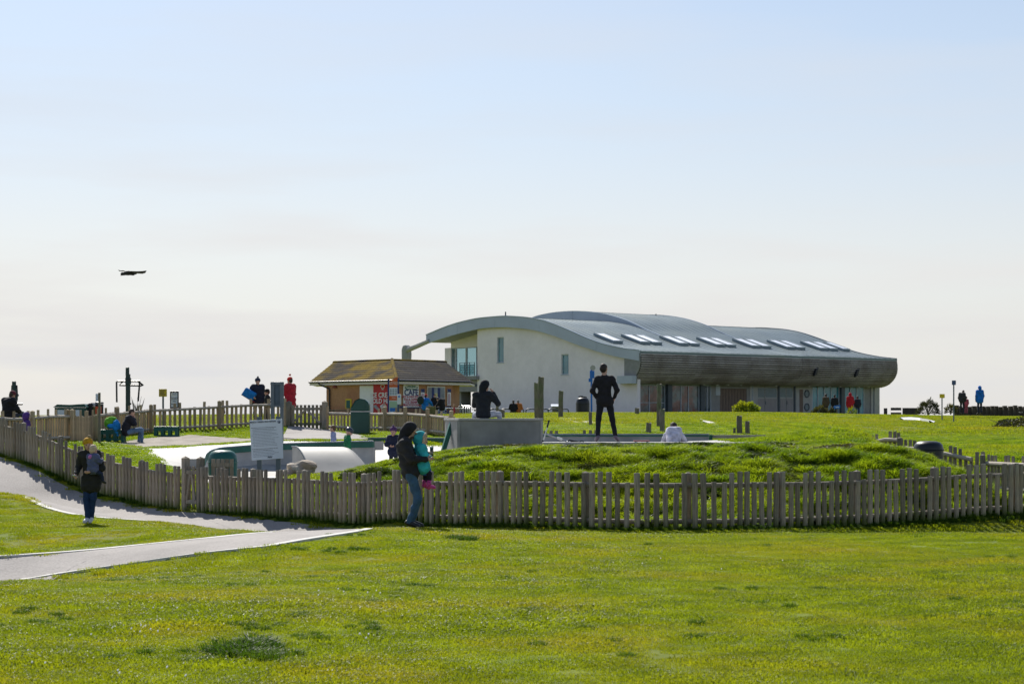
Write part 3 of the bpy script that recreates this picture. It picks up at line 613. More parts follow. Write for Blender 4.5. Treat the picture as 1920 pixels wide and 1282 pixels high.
c = P(416, 846.5, 45.6); G().add([c+Vector((.035*math.cos(a), -.02, .035*math.sin(a)*.6)) for a in np.linspace(0, 2*math.pi, 13)[:-1]], [tuple(range(12))]).obj('badge', M_white, r_)
root = gate(w(388,44.3), w(446,44.3), 'opened slatted gate leaf in front of the teal bin', n=5, posts=(0,0), h=.82, m=M_wood, lift=.02)
for o in root.children: o.location.z += (EYE-(862-HY)*44.3/F-.80-.02)-root.location.z
# benches
def bench(px0, px1, ytop, ybot, d, label, n=3):
    x0, x1 = X_(px0, d), X_(px1, d); zb = EYE-(ybot-HY)*d/F; zt = EYE-(ytop-HY)*d/F; root = thing('bench', ((x0+x1)/2, d, zb), label, 'bench', 'teal play benches')
    for j in range(3): bevel(G().box((x0, d+.13*j, zt-.06), (x1, d+.13*j+.115, zt)).obj('slat', M_teal, root), .01)
    for i in range(n+1):
        x = x0+(x1-x0-.1)*i/n
        for y in (d+.02, d+.29): G().box((x, y, zb-.05), (x+.1, y+.07, zt-.06)).obj('leg', M_teal, root)
    G().box((x0+.02, d+.03, zb+.06), (x1-.02, d+.07, zb+.13)).obj('stretcher', M_teal, root); G().box((x0+.02, d+.03, zt-.15), (x1-.02, d+.07, zt-.062)).obj('apron', M_teal, root)
bench(184, 232, 805, 829, 60.3, 'teal bench under the seated woman and her bags')
bench(288, 333, 799, 822, 63, 'empty teal bench in front of the tan fence')
# big flat bins behind the back fence
def dumpster(px0, px1, y0, y1, d, label, m, stickers):
    a, b = P(px0, y1, d), P(px1, y0, d); root = thing('recycling_bin', ((a.x+b.x)/2, d, H((a.x+b.x)/2, d)), label, 'bin'); e = .12
    G().prism([(a.x+e, d, root.location.z), (b.x-e, d, root.location.z), (b.x, d, b.z-.12), (a.x, d, b.z-.12)], (0, .9, 0)).obj('body', m, root)
    G().prism([(a.x-.04, d-.04, b.z-.11), (b.x+.04, d-.04, b.z-.11), (b.x-.05, d-.04, b.z+.0), ((a.x*.5+b.x*.5), d-.04, b.z-.03), (a.x+.1, d-.04, b.z-.015)], (0, .98, 0)).obj('lid', m, root)
    for px in stickers: q = P(px, 0, d).x; G().box((q-.16, d-.02, b.z-.42), (q+.16, d-.004, b.z-.2)).obj('label_plate', M_sign, root)
dumpster(102, 161, 757, 800, 62, 'wide dark green recycling bin with white labels behind the back fence', MATS['bin_green'], (117, 144))
r_ = dumpster(162, 175, 755, 800, 62.4, 'black bin beside the wide green one', M_black, ())
a = P(180, 770, 62); root = thing('litter_bin', at(180, 62.2), 'round black bin with an orange front panel behind the fence post', 'bin')
G().tube([(a.x, 62.5, H(a.x, 62.5)), (a.x, 62.5, a.z-.02+.25)], .14, 14).obj('body', M_black, root); G().tube([(a.x, 62.5, a.z+.24), (a.x, 62.5, a.z+.29), (a.x, 62.5, a.z+.32)], [.15, .14, .05], 14).obj('lid', M_black, root)
G().box((a.x-.10, 62.34, a.z-.25), (a.x+.10, 62.37, a.z+.15)).obj('front_panel', flat('orange_panel', (.62,.10,.035)), root)
# signs on poles
def pole_sign(px, y0, y1, w_px, d, label, m, ybase=None, pole=2.2, name='sign', frame=None, inner=None, base_d=None):
    x = X_(px, d); zb = H(x, d); root = thing(name, (x, d, zb), label, 'sign'); zt, zl = EYE-(y0-HY)*d/F, EYE-(y1-HY)*d/F; hw = w_px*d/F/2
    G().box((x-.03, d+.01, zb-.1), (x+.03, d+.06, zl+.02 if pole else zt)).obj('pole', M_grey, root)
    bevel(G().box((x-hw, d-.02, zl), (x+hw, d+.009, zt)).obj('panel', frame or m, root), .006)
    if inner: G().box((x-hw*.72, d-.03, zl+hw*.5), (x+hw*.72, d-.021, zt-hw*.35)).obj('poster', m, root)
    return root
r_ = pole_sign(305.5, 729, 743.5, 15, 68, 'small yellow warning sign on a grey pole behind the tan fence', M_yel)
g = G()
for i in range(5): z = P(0, 731.5+i*2.4, 68).z; x = r_.location.x; g.box((x-.12, 67.97, z-.012), (x+.10-.03*(i % 3), 67.976, z+.006))
g.obj('print', M_ink, r_)
r_ = pole_sign(327, 733.5, 767, 16.5, 68.5, 'black framed poster case right of the yellow sign', M_sign, frame=M_black, inner=True)
g = G(); x = r_.location.x
for i, (y, wd) in enumerate(((739,.16),(745,.22),(748,.2),(752,.12),(757,.2))): z = P(0, y, 68.5).z; g.box((x-wd/2, 68.455, z-.02), (x+wd/2, 68.466, z+.01))
g.obj('print', M_inkl, r_)
d = 57.2; r_ = thing('timber_post', at(185.5, d), 'slim post with a small blue and white sign, left of the seated woman', 'post'); x = r_.location.x
G().box((x-.025, d, r_.location.z-.1), (x+.04, d+.06, P(0, 736, d).z)).obj('post', M_post, r_); G().box((x-.10, d-.01, P(0, 752, d).z), (x-.03, d+.02, P(0, 738, d).z)).obj('panel', M_sign, r_)
r_ = pole_sign(1788.5, 713, 721.5, 7.5, 100, 'small blue sign on the tallest pole at the right', flat('slate_sign', (.05,.09,.2)))
r_ = pole_sign(1766.5, 738.5, 746, 9.5, 110, 'little yellow sign on a pole left of the walkers at the right', M_yel)
# outdoor gym frames
def gym(px, d, label, y0, arms):
    x = X_(px, d); zb = H(x, d); zt = EYE-(y0-HY)*d/F; root = thing('gym_machine', (x, d, zb), label, 'gym machine', 'outdoor gym'); m = M_dkgreen
    G().tube([(x, d, zb-.1), (x, d, zt-.25)], .085, 12).obj('mast', m, root); G().tube([(x-.02, d, zt-.3), (x-.02, d, zt-.02), (x-.02, d, zt)], [.07, .065, .03], 12).obj('mast_cap', m, root)
    bevel(G().box((x-.08, d-.12, zt-.62), (x+.13, d-.085, zt-.38)).obj('bracket', m, root), .02); G().tube([(x+.06, d-.13, zt-.45), (x+.06, d+.1, zt-.45)], .05, 10).obj('pivot', M_black, root)
    for a in arms: G().tube([P(*q, d+dz) for *q, dz in a], .032, 8).obj('bar', M_black, root)
    return root
gym(240, 66, 'tall outdoor gym frame with hanging bars behind the tan fence', 688, [
  [(219,754,0),(218.5,716,0),(221,714.5,0),(262,714.5,0)], [(262,714.5,0),(259,752,.1)], [(229,716,.2),(224,722,.5),(264,723,.5),(268,722,.5),(259,715,.3)], [(236,757,0),(240,755,.0),(246,757,0)]])
gym(27.5, 59, 'gym post with a knuckle top behind the seated person at the left edge', 714, [[(24,757,0),(33,757.5,0),(42,757.5,0)], [(23,722,0),(22,740,0),(25,757,0)], [(31,722,0),(32,740,0),(29,756,0)]])
# ------------------------------------------------------------------ scooter and board
d = 44.0; root = thing('scooter', P(1050, 828, d), 'stunt scooter lying on its side beyond the block, white bars with black grips', 'scooter')
Pd = lambda x, y, k=0: P(x, y, d+k)
G().tube([Pd(1026.5,800), Pd(1018.5,826)], .014, 8).obj('handlebar', M_white, root)
for a, b in (((1029.5,787.5),(1026,801)), ((1018.5,825),(1014.5,836))): G().tube([Pd(*a), Pd(*b)], .02, 8).obj('grip', M_black, root)
G().tube([Pd(1022.5,813), Pd(1040,819,.05), Pd(1070,829,.1)], .016, 8).obj('stem', M_chrome, root)
G().tube([Pd(1045,820.5,.04), Pd(1054,823.7,.06)], .028, 8).obj('clamp', M_white, root)
bevel(G().obox(Pd(1078,828,.1), (.16,0,-.03), (0,.05,0), (.01,0,.03)).obj('deck', M_black, root), .01)
for x, y in ((1068,829), (1091,829.5)): G().tube([Pd(x,y,-.0), Pd(x,y,.03)], .055, 16).obj('wheel', M_black, root); G().tube([Pd(x,y,-.012), Pd(x,y,.042)], .03, 12).obj('hub', M_white, root)
G().tube([Pd(1060,827,.1), Pd(1068,829,.02)], .02, 8).obj('fork', M_chrome, root)
root = thing('skateboard', P(1203, 829, 43.6), 'red skateboard resting on the rim left of the bent person', 'skateboard')
bevel(G().obox(P(1203,826.4,43.6), (.19,0,0), (0,.1,0), (0,0,.011)).obj('deck', flat('red_board', (.42,.05,.05)), root), .008)
for s in (-1, 1):
    for t in (-1, 1): c = P(1203+11*s, 828.6, 43.6)+Vector((0, .07*t, 0)); G().tube([c-Vector((0,.02,0)), c+Vector((0,.02,0))], .022, 10).obj('wheel', M_white, root)

# pale rim the standing man is on
root = thing('bowl_rim', at(1170, 44), 'pale concrete rim under the feet of the man in black', 'skate rim')
bevel(G().box((X_(1016,44), 43.65, .7), (X_(1330,44), 44.6, 1.152)).obj('rim_slab', M_concw, root), .015)
bevel(G().box((X_(1330,46), 45.6, .6), (X_(1425,46), 46.6, 1.12)).obj('rim_slab', M_concw, root), .015)
# ------------------------------------------------------------------ pavilion with wave roof
M_wall = mat('white_render', (.86,.80,.83), .9, .04, 2, bump=.05, world=True, col2=(.80,.745,.77), c2scale=.35)
M_wallg = mat('grey_render', (.26,.26,.255), .85, .1, 3, world=True)
M_wallp = mat('pale_panel', (.37,.37,.36), .8, .08, 2, world=True)
M_fascia = mat('fascia_metal', (.34,.40,.48), .4, .08, .6, world=True, metal=.35)
M_roof = mat('roof_metal', (.165,.215,.235), .45, .14, .5, world=True, metal=.45, col2=(.18,.22,.22), c2scale=.25)
M_slat = mat('silvered_slats', (.39,.355,.355), .85, .3, 3, grain=(.35,6,6), world=True, objrand=.16, col2=(.27,.235,.225), c2scale=.5)
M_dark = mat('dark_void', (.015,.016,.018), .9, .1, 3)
M_teal_in = mat('teal_interior', (.14,.48,.56), .6, .2, 1.5, world=True)
M_brown_in = mat('red_brown_interior', (.26,.11,.09), .7, .5, 1.2, world=True)
M_glass = glass_mat('window_glass', (.62,.80,.84), .78)
M_glassd = glass_mat('dark_glass', (.6,.75,.8), .72)
M_frame = mat('pale_frame', (.42,.47,.52), .5, .06, 3)
M_dframe = mat('dark_frame', (.06,.08,.10), .5, .1, 3)
M_brownp = mat('brown_timber_panel', (.17,.125,.10), .8, .2, 3, grain=(5,5,.5), world=True)
A0 = Vector((9.2, 134, 0)); SV = Vector((.7752, .6317, 0)); LV = Vector((-.6317, .7752, 0)); TOPX = 28.5
def BW(x, l, z): return A0+SV*x+LV*l+Vector((0, 0, z))
def colL(px, x):   # distance back along the end wall plane x for a photo column
    r = (px-CX)/F; b = A0+SV*x; return (b.x-r*b.y)/(r*LV.y-LV.x)
def colS(px, l):
    r = (px-CX)/F; b = A0+LV*l; return (r*b.y-b.x)/(SV.x-r*SV.y)
def zat(p, py): return EYE-(py-HY)*p.y/F
prof_px = [(1201,657.7),(1172,655),(1130.6,646),(1099,634),(1065.5,618.6),(1026,603),(995,596.5),(948,593.3),(896,597.8),(857,606.9),(831,616),(801,629)]
bot_px = [(1198,676.4),(1156.7,668.9),(1117.6,657.7),(1078.5,644.6),(1039.5,629),(1000,617.8),(948,612.9),(901.5,615.5),(852,628),(805,643.9)]
def prof(pxs): 
    q = [(colL(a, 0), zat(BW(colL(a, 0), 0, 0) if False else A0+LV*colL(a, 0), b)) for a, b in pxs]; return np.array(q)
pt, pb = prof(prof_px), prof(bot_px); Lmax = pt[-1, 0]
def csp(xq, x, y):   # smooth interpolation
    return np.interp(xq, x, y)
LL = np.linspace(0, Lmax, 60)
def smooth1(y, k=4):
    for _ in range(k): y = np.r_[y[0], (y[:-2]+2*y[1:-1]+y[2:])/4, y[-1]]
    return y
zt1 = smooth1(csp(LL, np.r_[0, pt[1:, 0]], np.r_[pt[0, 1], pt[1:, 1]])); zb1 = smooth1(csp(LL, np.r_[0, pb[1:-1, 0], Lmax], np.r_[pb[0, 1], pb[1:-1, 1], pb[-1, 1]]))
zq = lambda l: float(np.interp(l, LL, zt1)); zu = lambda l: float(np.interp(l, LL, zb1))
# second, higher wave
q2 = [(1240,630),(1222,624),(1183,603),(1146,591),(1112,585),(1076,583.4),(1040,586),(1005,593)]
l2 = np.array([colL(a, 9) for a, b in q2]); z2 = np.array([zat(BW(l, 9*0, 0) if False else A0+SV*9+LV*l, b) for l, (a, b) in zip(l2, q2)])
zt2 = np.where(LL < l2[0], zt1, np.interp(LL, np.r_[l2, Lmax], np.r_[z2, z2[-1]-.9])); zt2 = np.maximum(smooth1(zt2, 3), zt1)
GZ = 1.9
bld = thing('pavilion', BW(0, 0, GZ), 'long white seafront building with a wave shaped metal roof and slatted front', 'building')
def vault(x0, x1, zt, n=6, name='roof_wave'):
    xs_ = np.linspace(x0, x1, n); v = []; f = []; m = len(LL)
    for x in xs_:
        for l, z in zip(LL, zt): v.append(BW(x, l, z))
    for x in xs_:
        for l, z in zip(LL, zt): v.append(BW(x, l, z-.22))
    o = n*m
    for i in range(n-1):
        for j in range(m-1):
            f.append((i*m+j, (i+1)*m+j, (i+1)*m+j+1, i*m+j+1)); f.append((o+i*m+j, o+i*m+j+1, o+(i+1)*m+j+1, o+(i+1)*m+j))
    for i in (0, n-1):
        for j in range(m-1): f.append((i*m+j, i*m+j+1, o+i*m+j+1, o+i*m+j))
    for j in (0, m-1):
        for i in range(n-1): f.append((i*m+j, (i+1)*m+j, o+(i+1)*m+j, o+i*m+j))
    ob = mk(name, v, f, M_roof, bld, False)
    for p in ob.data.polygons: p.use_smooth = True
    es = ob.modifiers.new('es', 'EDGE_SPLIT'); es.split_angle = R(40)
    # raised seams along the slope
    g = G(); k = int((x1-x0)/.6)
    for i in range(1, k):
        x = x0+(x1-x0)*i/k
        for j in range(0, m-1, 1):
            a, b = BW(x-.012, LL[j], zt[j]), BW(x-.012, LL[j+1], zt[j+1]); e = SV*.024; u = Vector((0, 0, .016)); g.add([a, b, b+u, a+u, a+e, b+e, b+e+u, a+e+u], [(0,1,2,3),(4,7,6,5),(3,2,6,7)])
    s = g.obj('roof_seam', M_roof, ob); tag(s, kind='stuff')
    return ob
r1 = vault(0, 9, zt1); r2 = vault(9.0, 17.3, zt2); r3 = vault(17.302, TOPX, zt1)
# fascia of the first wave in panels
cuts = [0, colL(1120,0), colL(1013,0), colL(930,0), colL(860,0), Lmax]
for a, b in zip(cuts[:-1], cuts[1:]):
    ls = np.linspace(a+.008, b-.008, 14); top = [BW(-.12, l, zq(l)+.05) for l in ls]; bot = [BW(-.12, l, zu(l)) for l in ls]; n = len(ls); e = SV*.2
    v = [*top, *bot, *[p+e for p in top], *[p+e for p in bot]]
    f = [(i, i+1, n+i+1, n+i) for i in range(n-1)]+[(2*n+i, 3*n+i, 3*n+i+1, 2*n+i+1) for i in range(n-1)]+[(i, 2*n+i, 2*n+i+1, i+1) for i in range(n-1)]+[(n+i, n+i+1, 3*n+i+1, 3*n+i) for i in range(n-1)]+[(0, n, 3*n, 2*n), (n-1, 3*n-1, 4*n-1, 2*n-1)]
    mk('fascia_panel', v, f, M_fascia, bld)
G().tube([BW(-.13, l, zq(l)+.06) for l in np.linspace(0, Lmax, 40)], .04, 6).obj('verge_trim', M_fascia, bld)
# soffit under the overhang (timber grey)
ls = np.linspace(17.5, Lmax, 20); v = [BW(x, l, zu(l)+.1) for x in (.05, 9) for l in ls]; n = 20
mk('soffit', v, [(i, i+1, n+i+1, n+i) for i in range(n-1)], M_wallp, bld)
# second fascia rising over the first roof
def fas2(x, a, b, name='fascia_panel', sgn=-1):
    ls = np.linspace(a, b, 24); z2_ = np.interp(ls, LL, zt2); z1_ = np.interp(ls, LL, zt1)-.05; h = np.minimum(.75, z2_-z1_)
    top = [BW(x, l, z+.04) for l, z in zip(ls, z2_)]; bot = [BW(x, l, z-hh) for l, z, hh in zip(ls, z2_, h+.02)]; n = len(ls); e = SV*.14*(-sgn)
    v = [*top, *bot, *[p+e for p in top], *[p+e for p in bot]]
    f = [(i, i+1, n+i+1, n+i) for i in range(n-1)]+[(i, 2*n+i, 2*n+i+1, i+1) for i in range(n-1)]+[(n+i, n+i+1, 3*n+i+1, 3*n+i) for i in range(n-1)]+[(2*n+i, 3*n+i, 3*n+i+1, 2*n+i+1) for i in range(n-1)]
    return mk(name, v, f, M_fascia, bld)
mid = colL(1076, 9); fas2(8.86, l2[0]-.4, mid-.02); fas2(8.86, mid+.02, Lmax-.3); fas2(17.46, l2[0]-.4, Lmax-.3, sgn=1)
ls = np.linspace(l2[0], Lmax, 20); n = 20
for x in (9.02, 17.28): mk('gable_infill', [BW(x, l, np.interp(l, LL, zt2)-.1) for l in ls]+[BW(x, l, np.interp(l, LL, zt1)-.2) for l in ls], [(i, i+1, n+i+1, n+i) for i in range(n-1)], M_wallg, bld)
# right verge
mk('verge_trim', [BW(x, l, z+dz) for x in (TOPX, TOPX+.1) for dz in (.06, -.3) for l, z in zip(LL, zt1)], [(a*60+i, a*60+i+1, b*60+i+1, b*60+i) for a, b in ((0,2),(2,3),(3,1)) for i in range(59)], M_fascia, bld)
# curved slatted front
curve = np.array([(0,6.42),(-.06,6.1),(-.08,5.75),(-.02,5.4),(.14,5.08),(.38,4.8),(.7,4.55),(1.1,4.38),(1.6,4.28)]); cs = np.r_[0, np.cumsum(np.linalg.norm(np.diff(curve, axis=0), axis=1))]
def cpt(t): return float(np.interp(t, cs, curve[:, 0])), float(np.interp(t, cs, curve[:, 1]))
NS = 19; wv = cs[-1]/NS
bx = [0.02, 5.7, 11.4, 17.1, 22.8, TOPX+.02]
for i in range(NS):
    t = (i+.5)*wv; l0, z0_ = cpt(t-wv*.31); l1, z1_ = cpt(t+wv*.31); tv = (LV*(l1-l0)+Vector((0, 0, z1_-z0_)))/2; nv = SV.cross(tv).normalized()
    if nv.dot(-LV+Vector((0,0,-.3))) < 0: nv = -nv
    for a, b in zip(bx[:-1], bx[1:]):
        c = BW((a+b)/2, (l0+l1)/2, (z0_+z1_)/2)+nv*.02; G().obox(c, SV*((b-a)/2-.012), tv, nv*.02).obj('slat', M_slat, bld)
bk = [BW(x, l+.05, z) for x in (.03, TOPX) for l, z in curve]; n = len(curve)
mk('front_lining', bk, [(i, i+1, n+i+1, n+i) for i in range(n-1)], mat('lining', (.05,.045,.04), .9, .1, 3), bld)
rb = G()
for i in range(1, 18):
    x = TOPX*i/18
    rb.tube([BW(x, *cpt(t)) -LV*.045 for t in np.linspace(.1, cs[-1]-.1, 9)], .02, 4)
rb.obj('bracket_line', mat('slat_bracket', (.24,.22,.20), .8, .2, 3, world=True), bld)
for x, sg in ((-.02, -1), (TOPX+.03, 1)):   # end cheeks
    poly = [BW(x, l, z) for l, z in curve]+[BW(x, 1.6, 6.4)]; G().prism(poly, SV*.06*sg).obj('end_cheek', M_wallg if sg < 0 else M_slat, bld)
G().obox(BW(14.2, 1.9, 4.3), SV*14.2, LV*.5, Vector((0,0,.04))).obj('soffit', M_wallg, bld)
G().obox(BW(-.25, 1.15, 4.52), SV*.22, LV*.8, Vector((0,0,.28))).obj('gutter_box', M_fascia, bld)
# white end wall with two windows
def wallx(x0, la, lb, za, zb, m, name='wall', th=.3, topf=None, n=14):
    """wall piece in the plane x = x0 between la and lb; top follows topf if given"""
    ls = np.linspace(la, lb, n if topf else 2); top = [BW(x0, l, topf(l) if topf else zb) for l in ls]; bot = [BW(x0, l, za) for l in ls]; n = len(ls); e = SV*th
    v = [*top, *bot, *[p+e for p in top], *[p+e for p in bot]]
    f = [(i, i+1, n+i+1, n+i) for i in range(n-1)]+[(2*n+i, 3*n+i, 3*n+i+1, 2*n+i+1) for i in range(n-1)]+[(i, 2*n+i, 2*n+i+1, i+1) for i in range(n-1)]+[(n+i, n+i+1, 3*n+i+1, 3*n+i) for i in range(n-1)]+[(0, n, 3*n, 2*n), (n-1, 3*n-1, 4*n-1, 2*n-1)]
    return mk(name, v, f, m, bld)
x0 = .3; tf = lambda l: zu(l)+.25
wl = [(colL(1066, x0), colL(1052.5, x0), 702.5, 664), (colL(944.5, x0), colL(932, x0), 680, 632)]
wins = []
g = G()
edges = [.62]
def wpiece(a, b, z0=None, z1=None):
    ls = np.linspace(a, b, max(2, int((b-a)*2))); n = len(ls); top = [BW(x0, l, z1 if z1 else tf(l)) for l in ls]; bot = [BW(x0, l, z0 if z0 else GZ-.6) for l in ls]; e = SV*.3
    v = [*top, *bot, *[p+e for p in top], *[p+e for p in bot]]
    g.add(v, [(i, i+1, n+i+1, n+i) for i in range(n-1)]+[(2*n+i, 3*n+i, 3*n+i+1, 2*n+i+1) for i in range(n-1)]+[(i, 2*n+i, 2*n+i+1, i+1) for i in range(n-1)]+[(n+i, n+i+1, 3*n+i+1, 3*n+i) for i in range(n-1)]+[(0, n, 3*n, 2*n), (n-1, 3*n-1, 4*n-1, 2*n-1)])
LE = colL(895, x0); cur = .62
for la, lb, yb, yt in wl:
    c = BW(x0, (la+lb)/2, 0); zb_, zt_ = zat(c, yb), zat(c, yt); wpiece(cur, la); wpiece(la, lb, None, zb_); wpiece(la, lb, zt_, None); cur = lb; wins.append((la, lb, zb_, zt_))
wpiece(cur, LE); g.obj('wall', M_wall, bld)
for la, lb, zb_, zt_ in wins:
    fr = G(); w_ = .07
    for a, b, c, d_ in ((la, la+w_, zb_, zt_), (lb-w_, lb, zb_, zt_), (la+w_, lb-w_, zb_, zb_+w_), (la+w_, lb-w_, zt_-w_, zt_)): fr.obox(BW(x0+.1, (a+b)/2, (c+d_)/2), SV*.04, LV*(b-a)/2, Vector((0,0,(d_-c)/2)))
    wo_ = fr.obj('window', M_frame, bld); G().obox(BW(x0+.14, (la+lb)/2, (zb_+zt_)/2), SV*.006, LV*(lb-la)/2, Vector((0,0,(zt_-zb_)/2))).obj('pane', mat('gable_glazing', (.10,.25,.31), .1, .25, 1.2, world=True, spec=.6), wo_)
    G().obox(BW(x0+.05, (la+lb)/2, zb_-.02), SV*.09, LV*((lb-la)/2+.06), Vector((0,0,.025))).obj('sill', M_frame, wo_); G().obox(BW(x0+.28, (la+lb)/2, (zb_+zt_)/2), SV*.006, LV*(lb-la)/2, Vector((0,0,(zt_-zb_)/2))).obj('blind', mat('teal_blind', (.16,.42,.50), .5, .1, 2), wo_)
# balcony bay at the left end
xr = 2.2; LB = 25.3; zg0 = zat(BW(xr, 22, 0), 706); zg1 = zat(BW(xr, 22, 0), 650); g = G()
l_a, l_b = colL(893, xr), colL(834, xr)
def pl(x, a, b, z0, z1, th=.25): g.obox(BW(x+th/2, (a+b)/2, (z0+z1)/2), SV*th/2, LV*(b-a)/2, Vector((0,0,(z1-z0)/2)))
pl(xr, l_b, LB, GZ-.3, zg1+.01)
ls = np.linspace(LE-1.2, LB, 12); n = 12; v = [BW(xr, l, zg1) for l in ls]+[BW(xr, l, zu(l)+.1) for l in ls]+[BW(xr+.25, l, zg1) for l in ls]+[BW(xr+.25, l, zu(l)+.1) for l in ls]
g.add(v, [(i, i+1, n+i+1, n+i) for i in range(n-1)]+[(2*n+i, 3*n+i, 3*n+i+1, 2*n+i+1) for i in range(n-1)]+[(i, 2*n+i, 2*n+i+1, i+1) for i in range(n-1)]+[(0,n,3*n,2*n),(n-1,3*n-1,4*n-1,2*n-1)])
g.obj('wall', M_wall, bld)
mull = np.linspace(l_a, l_b, 4); gl = G()
for i in range(3): 
    wo_ = G()
    a, b = mull[i]+.02, mull[i+1]-.02
    for p, q, c, d_ in ((a, a+.07, zg0, zg1), (b-.07, b, zg0, zg1), (a+.07, b-.07, zg0, zg0+.08), (a+.07, b-.07, zg1-.08, zg1)): wo_.obox(BW(xr+.1, (p+q)/2, (c+d_)/2), SV*.05, LV*(q-p)/2, Vector((0,0,(d_-c)/2)))
    wo_ = wo_.obj('window', M_frame, bld); G().obox(BW(xr+.12, (a+b)/2, (zg0+zg1)/2), SV*.008, LV*(b-a)/2, Vector((0,0,(zg1-zg0)/2))).obj('pane', M_glass, wo_)
G().obox(BW(1.3, 22.3, zg0-.17), SV*1.35, LV*3.25, Vector((0,0,.15))).obj('balcony_slab', M_wallg, bld)
rl = thing  # railing parts
lr0, lr1 = LE+.1, colL(862, .1)
g = G(); 
for z in np.linspace(zg0+.1, zg0+1.05, 6): g.tube([BW(.1, lr0, z), BW(.1, lr1, z)], .022, 6)
g.obj('railing', M_dframe, bld)
for l in np.linspace(lr0, lr1, 4): G().tube([BW(.1, l, zg0), BW(.1, l, zg0+1.08)], .03, 6).obj('railing_post', M_dframe, bld)
G().obox(BW(.14, (lr0+lr1)/2, zg0+.5), SV*.005, LV*(lr1-lr0)/2, Vector((0,0,.42))).obj('railing_glass', M_glass, bld)
z_op = zat(BW(1, 20, 0), 734)
g = G(); 
g.obox(BW(1.2, (LE+LB)/2, (zg0-.33+z_op)/2), SV*.9, LV*(LB-LE)/2, Vector((0,0,(zg0-.33-z_op)/2)))
g.obox(BW(1.2, colL(866, 1.0), (GZ-.2+z_op)/2), SV*.5, LV*.3, Vector((0,0,(z_op-GZ+.2)/2)))
g.obj('undercroft_beam', M_wallg, bld)
c = BW(.26, colL(893, .3), zat(BW(.3, 19.5, 0), 722)); G().obox(c, SV*.06, LV*.07, Vector((0,0,.1))).obj('wall_lamp', M_dframe, bld)
# inner walls and floors that close the hall; the left bay is open to its seaward windows
g = G(); Lb = 25.3
g.obox(BW(15, Lb+.1, 3.0), SV*5.0, LV*.1, Vector((0,0,1.2))); g.obox(BW(19.2, Lb+.1, 6), SV*9, LV*.1, Vector((0,0,4.0)))
g.obox(BW(2.6, Lb+.1, 6.2), SV*.2, LV*.1, Vector((0,0,1.8)))
for xx in (TOPX-.3, 9.6):
    ls = np.linspace(2.2, 25, 24); n = 24; g.add([BW(xx+e, l, z) for e in (0, .2) for zf in (0, 1) for l in ls for z in ((zq(l)-.35) if zf else 1.6,)], [(i, i+1, n+i+1, n+i) for i in range(n-1)]+[(2*n+i, 3*n+i, 3*n+i+1, 2*n+i+1) for i in range(n-1)]+[(0, n, 3*n, 2*n), (n-1, 3*n-1, 4*n-1, 2*n-1), (0,2*n,3*n-1,n-1)]) 
g.obj('inner_wall', M_wallp, bld)
G().obox(BW(14.6, 13.8, 4.66), SV*13.6, LV*11.5, Vector((0,0,.1))).obj('upper_floor', M_wallg, bld)
# ---- ground floor frontage under the curve
lf = 2.1; z0, z1 = GZ-.25, 4.27
def S(px): return colS(px, lf)
def fb(name, px0, px1, y0, y1, m, off=0, th=.06, parent=None):
    """front panel: photo columns/rows on the frontage plane, off = metres proud of it"""
    a, b = S(px0), S(px1); c = BW((a+b)/2, lf, 0); za = z0 if y1 is None else zat(c, y1); zb_ = z1 if y0 is None else zat(c, y0)
    return bevel(G().obox(BW((a+b)/2, lf-off+th/2, (za+zb_)/2), SV*(b-a)/2, LV*th/2, Vector((0,0,(zb_-za)/2))).obj(name, m, parent or bld), .006, 1)
for a, b, m, o in [(1181,1199,M_wallg,.0),(1311,1318,M_dframe,.2),(1333,1350,M_wallg,.0),(1400,1405,M_wallg,.02),(1405,1408.5,M_wallp,.06),(1412,1419,M_wallp,.04),(1458,1461,M_dframe,.1),(1488,1490.5,M_dframe,.1),(1490.5,1522,M_wallp,.03),(1573.5,1580,M_dframe,.25),(1620,1632,M_wallg,.0),(1632,1636,M_wallp,.08),(1638.5,1648,M_wallp,.08)]: fb('pier', a, b, None, None, m, o, .25)
fb('shutter', 1350, 1400, 728, None, M_brownp, -.03); fb('shutter_head', 1333.5, 1400, None, 728, M_wallg, .012)
fb('sign_plate', 1342, 1350, 722, 741, M_frame, .03, .02)
for i in range(1, 9): fb('board_gap', 1350+i*5.6, 1350.5+i*5.6, 728.5, None, M_dark, -.02, .01)
def glaz(px0, px1, cols, m=M_glassd, fr=M_frame, y0=None, fw=1.3, trans=None):
    w_ = fb('window', px0, px0+fw, y0, None, fr, .03, .1)
    fb('frame', px1-fw, px1, y0, None, fr, .03, .1, w_); fb('frame', px0, px1, None, 723.5, fr, .025, .1, w_); fb('frame', px0, px1, 776.5, None, fr, .025, .1, w_)
    for c in cols: fb('frame', c-fw/2, c+fw/2, None, None, fr, .035, .1, w_)
    if trans: fb('frame', px0, px1, trans, trans+1.4, fr, .03, .1, w_)
    fb('pane', px0+fw, px1-fw, 723.5, 776.5, m, -.02, .02, w_)
M_cafeg = mat('reflection_glazing', (.16,.065,.055), .12, .5, 2.5, world=True, spec=.6, col2=(.10,.14,.15), c2scale=1.1, c2lo=.42, c2hi=.56); glaz(1199, 1247, (1217, 1233), M_cafeg, trans=754); glaz(1256, 1311, (1276.5, 1290.5), M_cafeg); fb('pier', 1247.5, 1255.5, None, None, M_dframe, .3, .3)  # red-brown and grey of reflections and interior put into the opaque pane colour
glaz(1318, 1333, (1325.5,)); glaz(1408.5, 1412, ()); M_tealg = mat('teal_glazing', (.06,.27,.34), .12, .25, 1.2, world=True, spec=.6); glaz(1522, 1573.5, (1533, 1545, 1558), M_tealg); glaz(1580, 1620, (1594, 1606), M_tealg); glaz(1636, 1638.5, (), fw=.4)  # teal_glazing: look of the lit teal interior put into the opaque pane colour
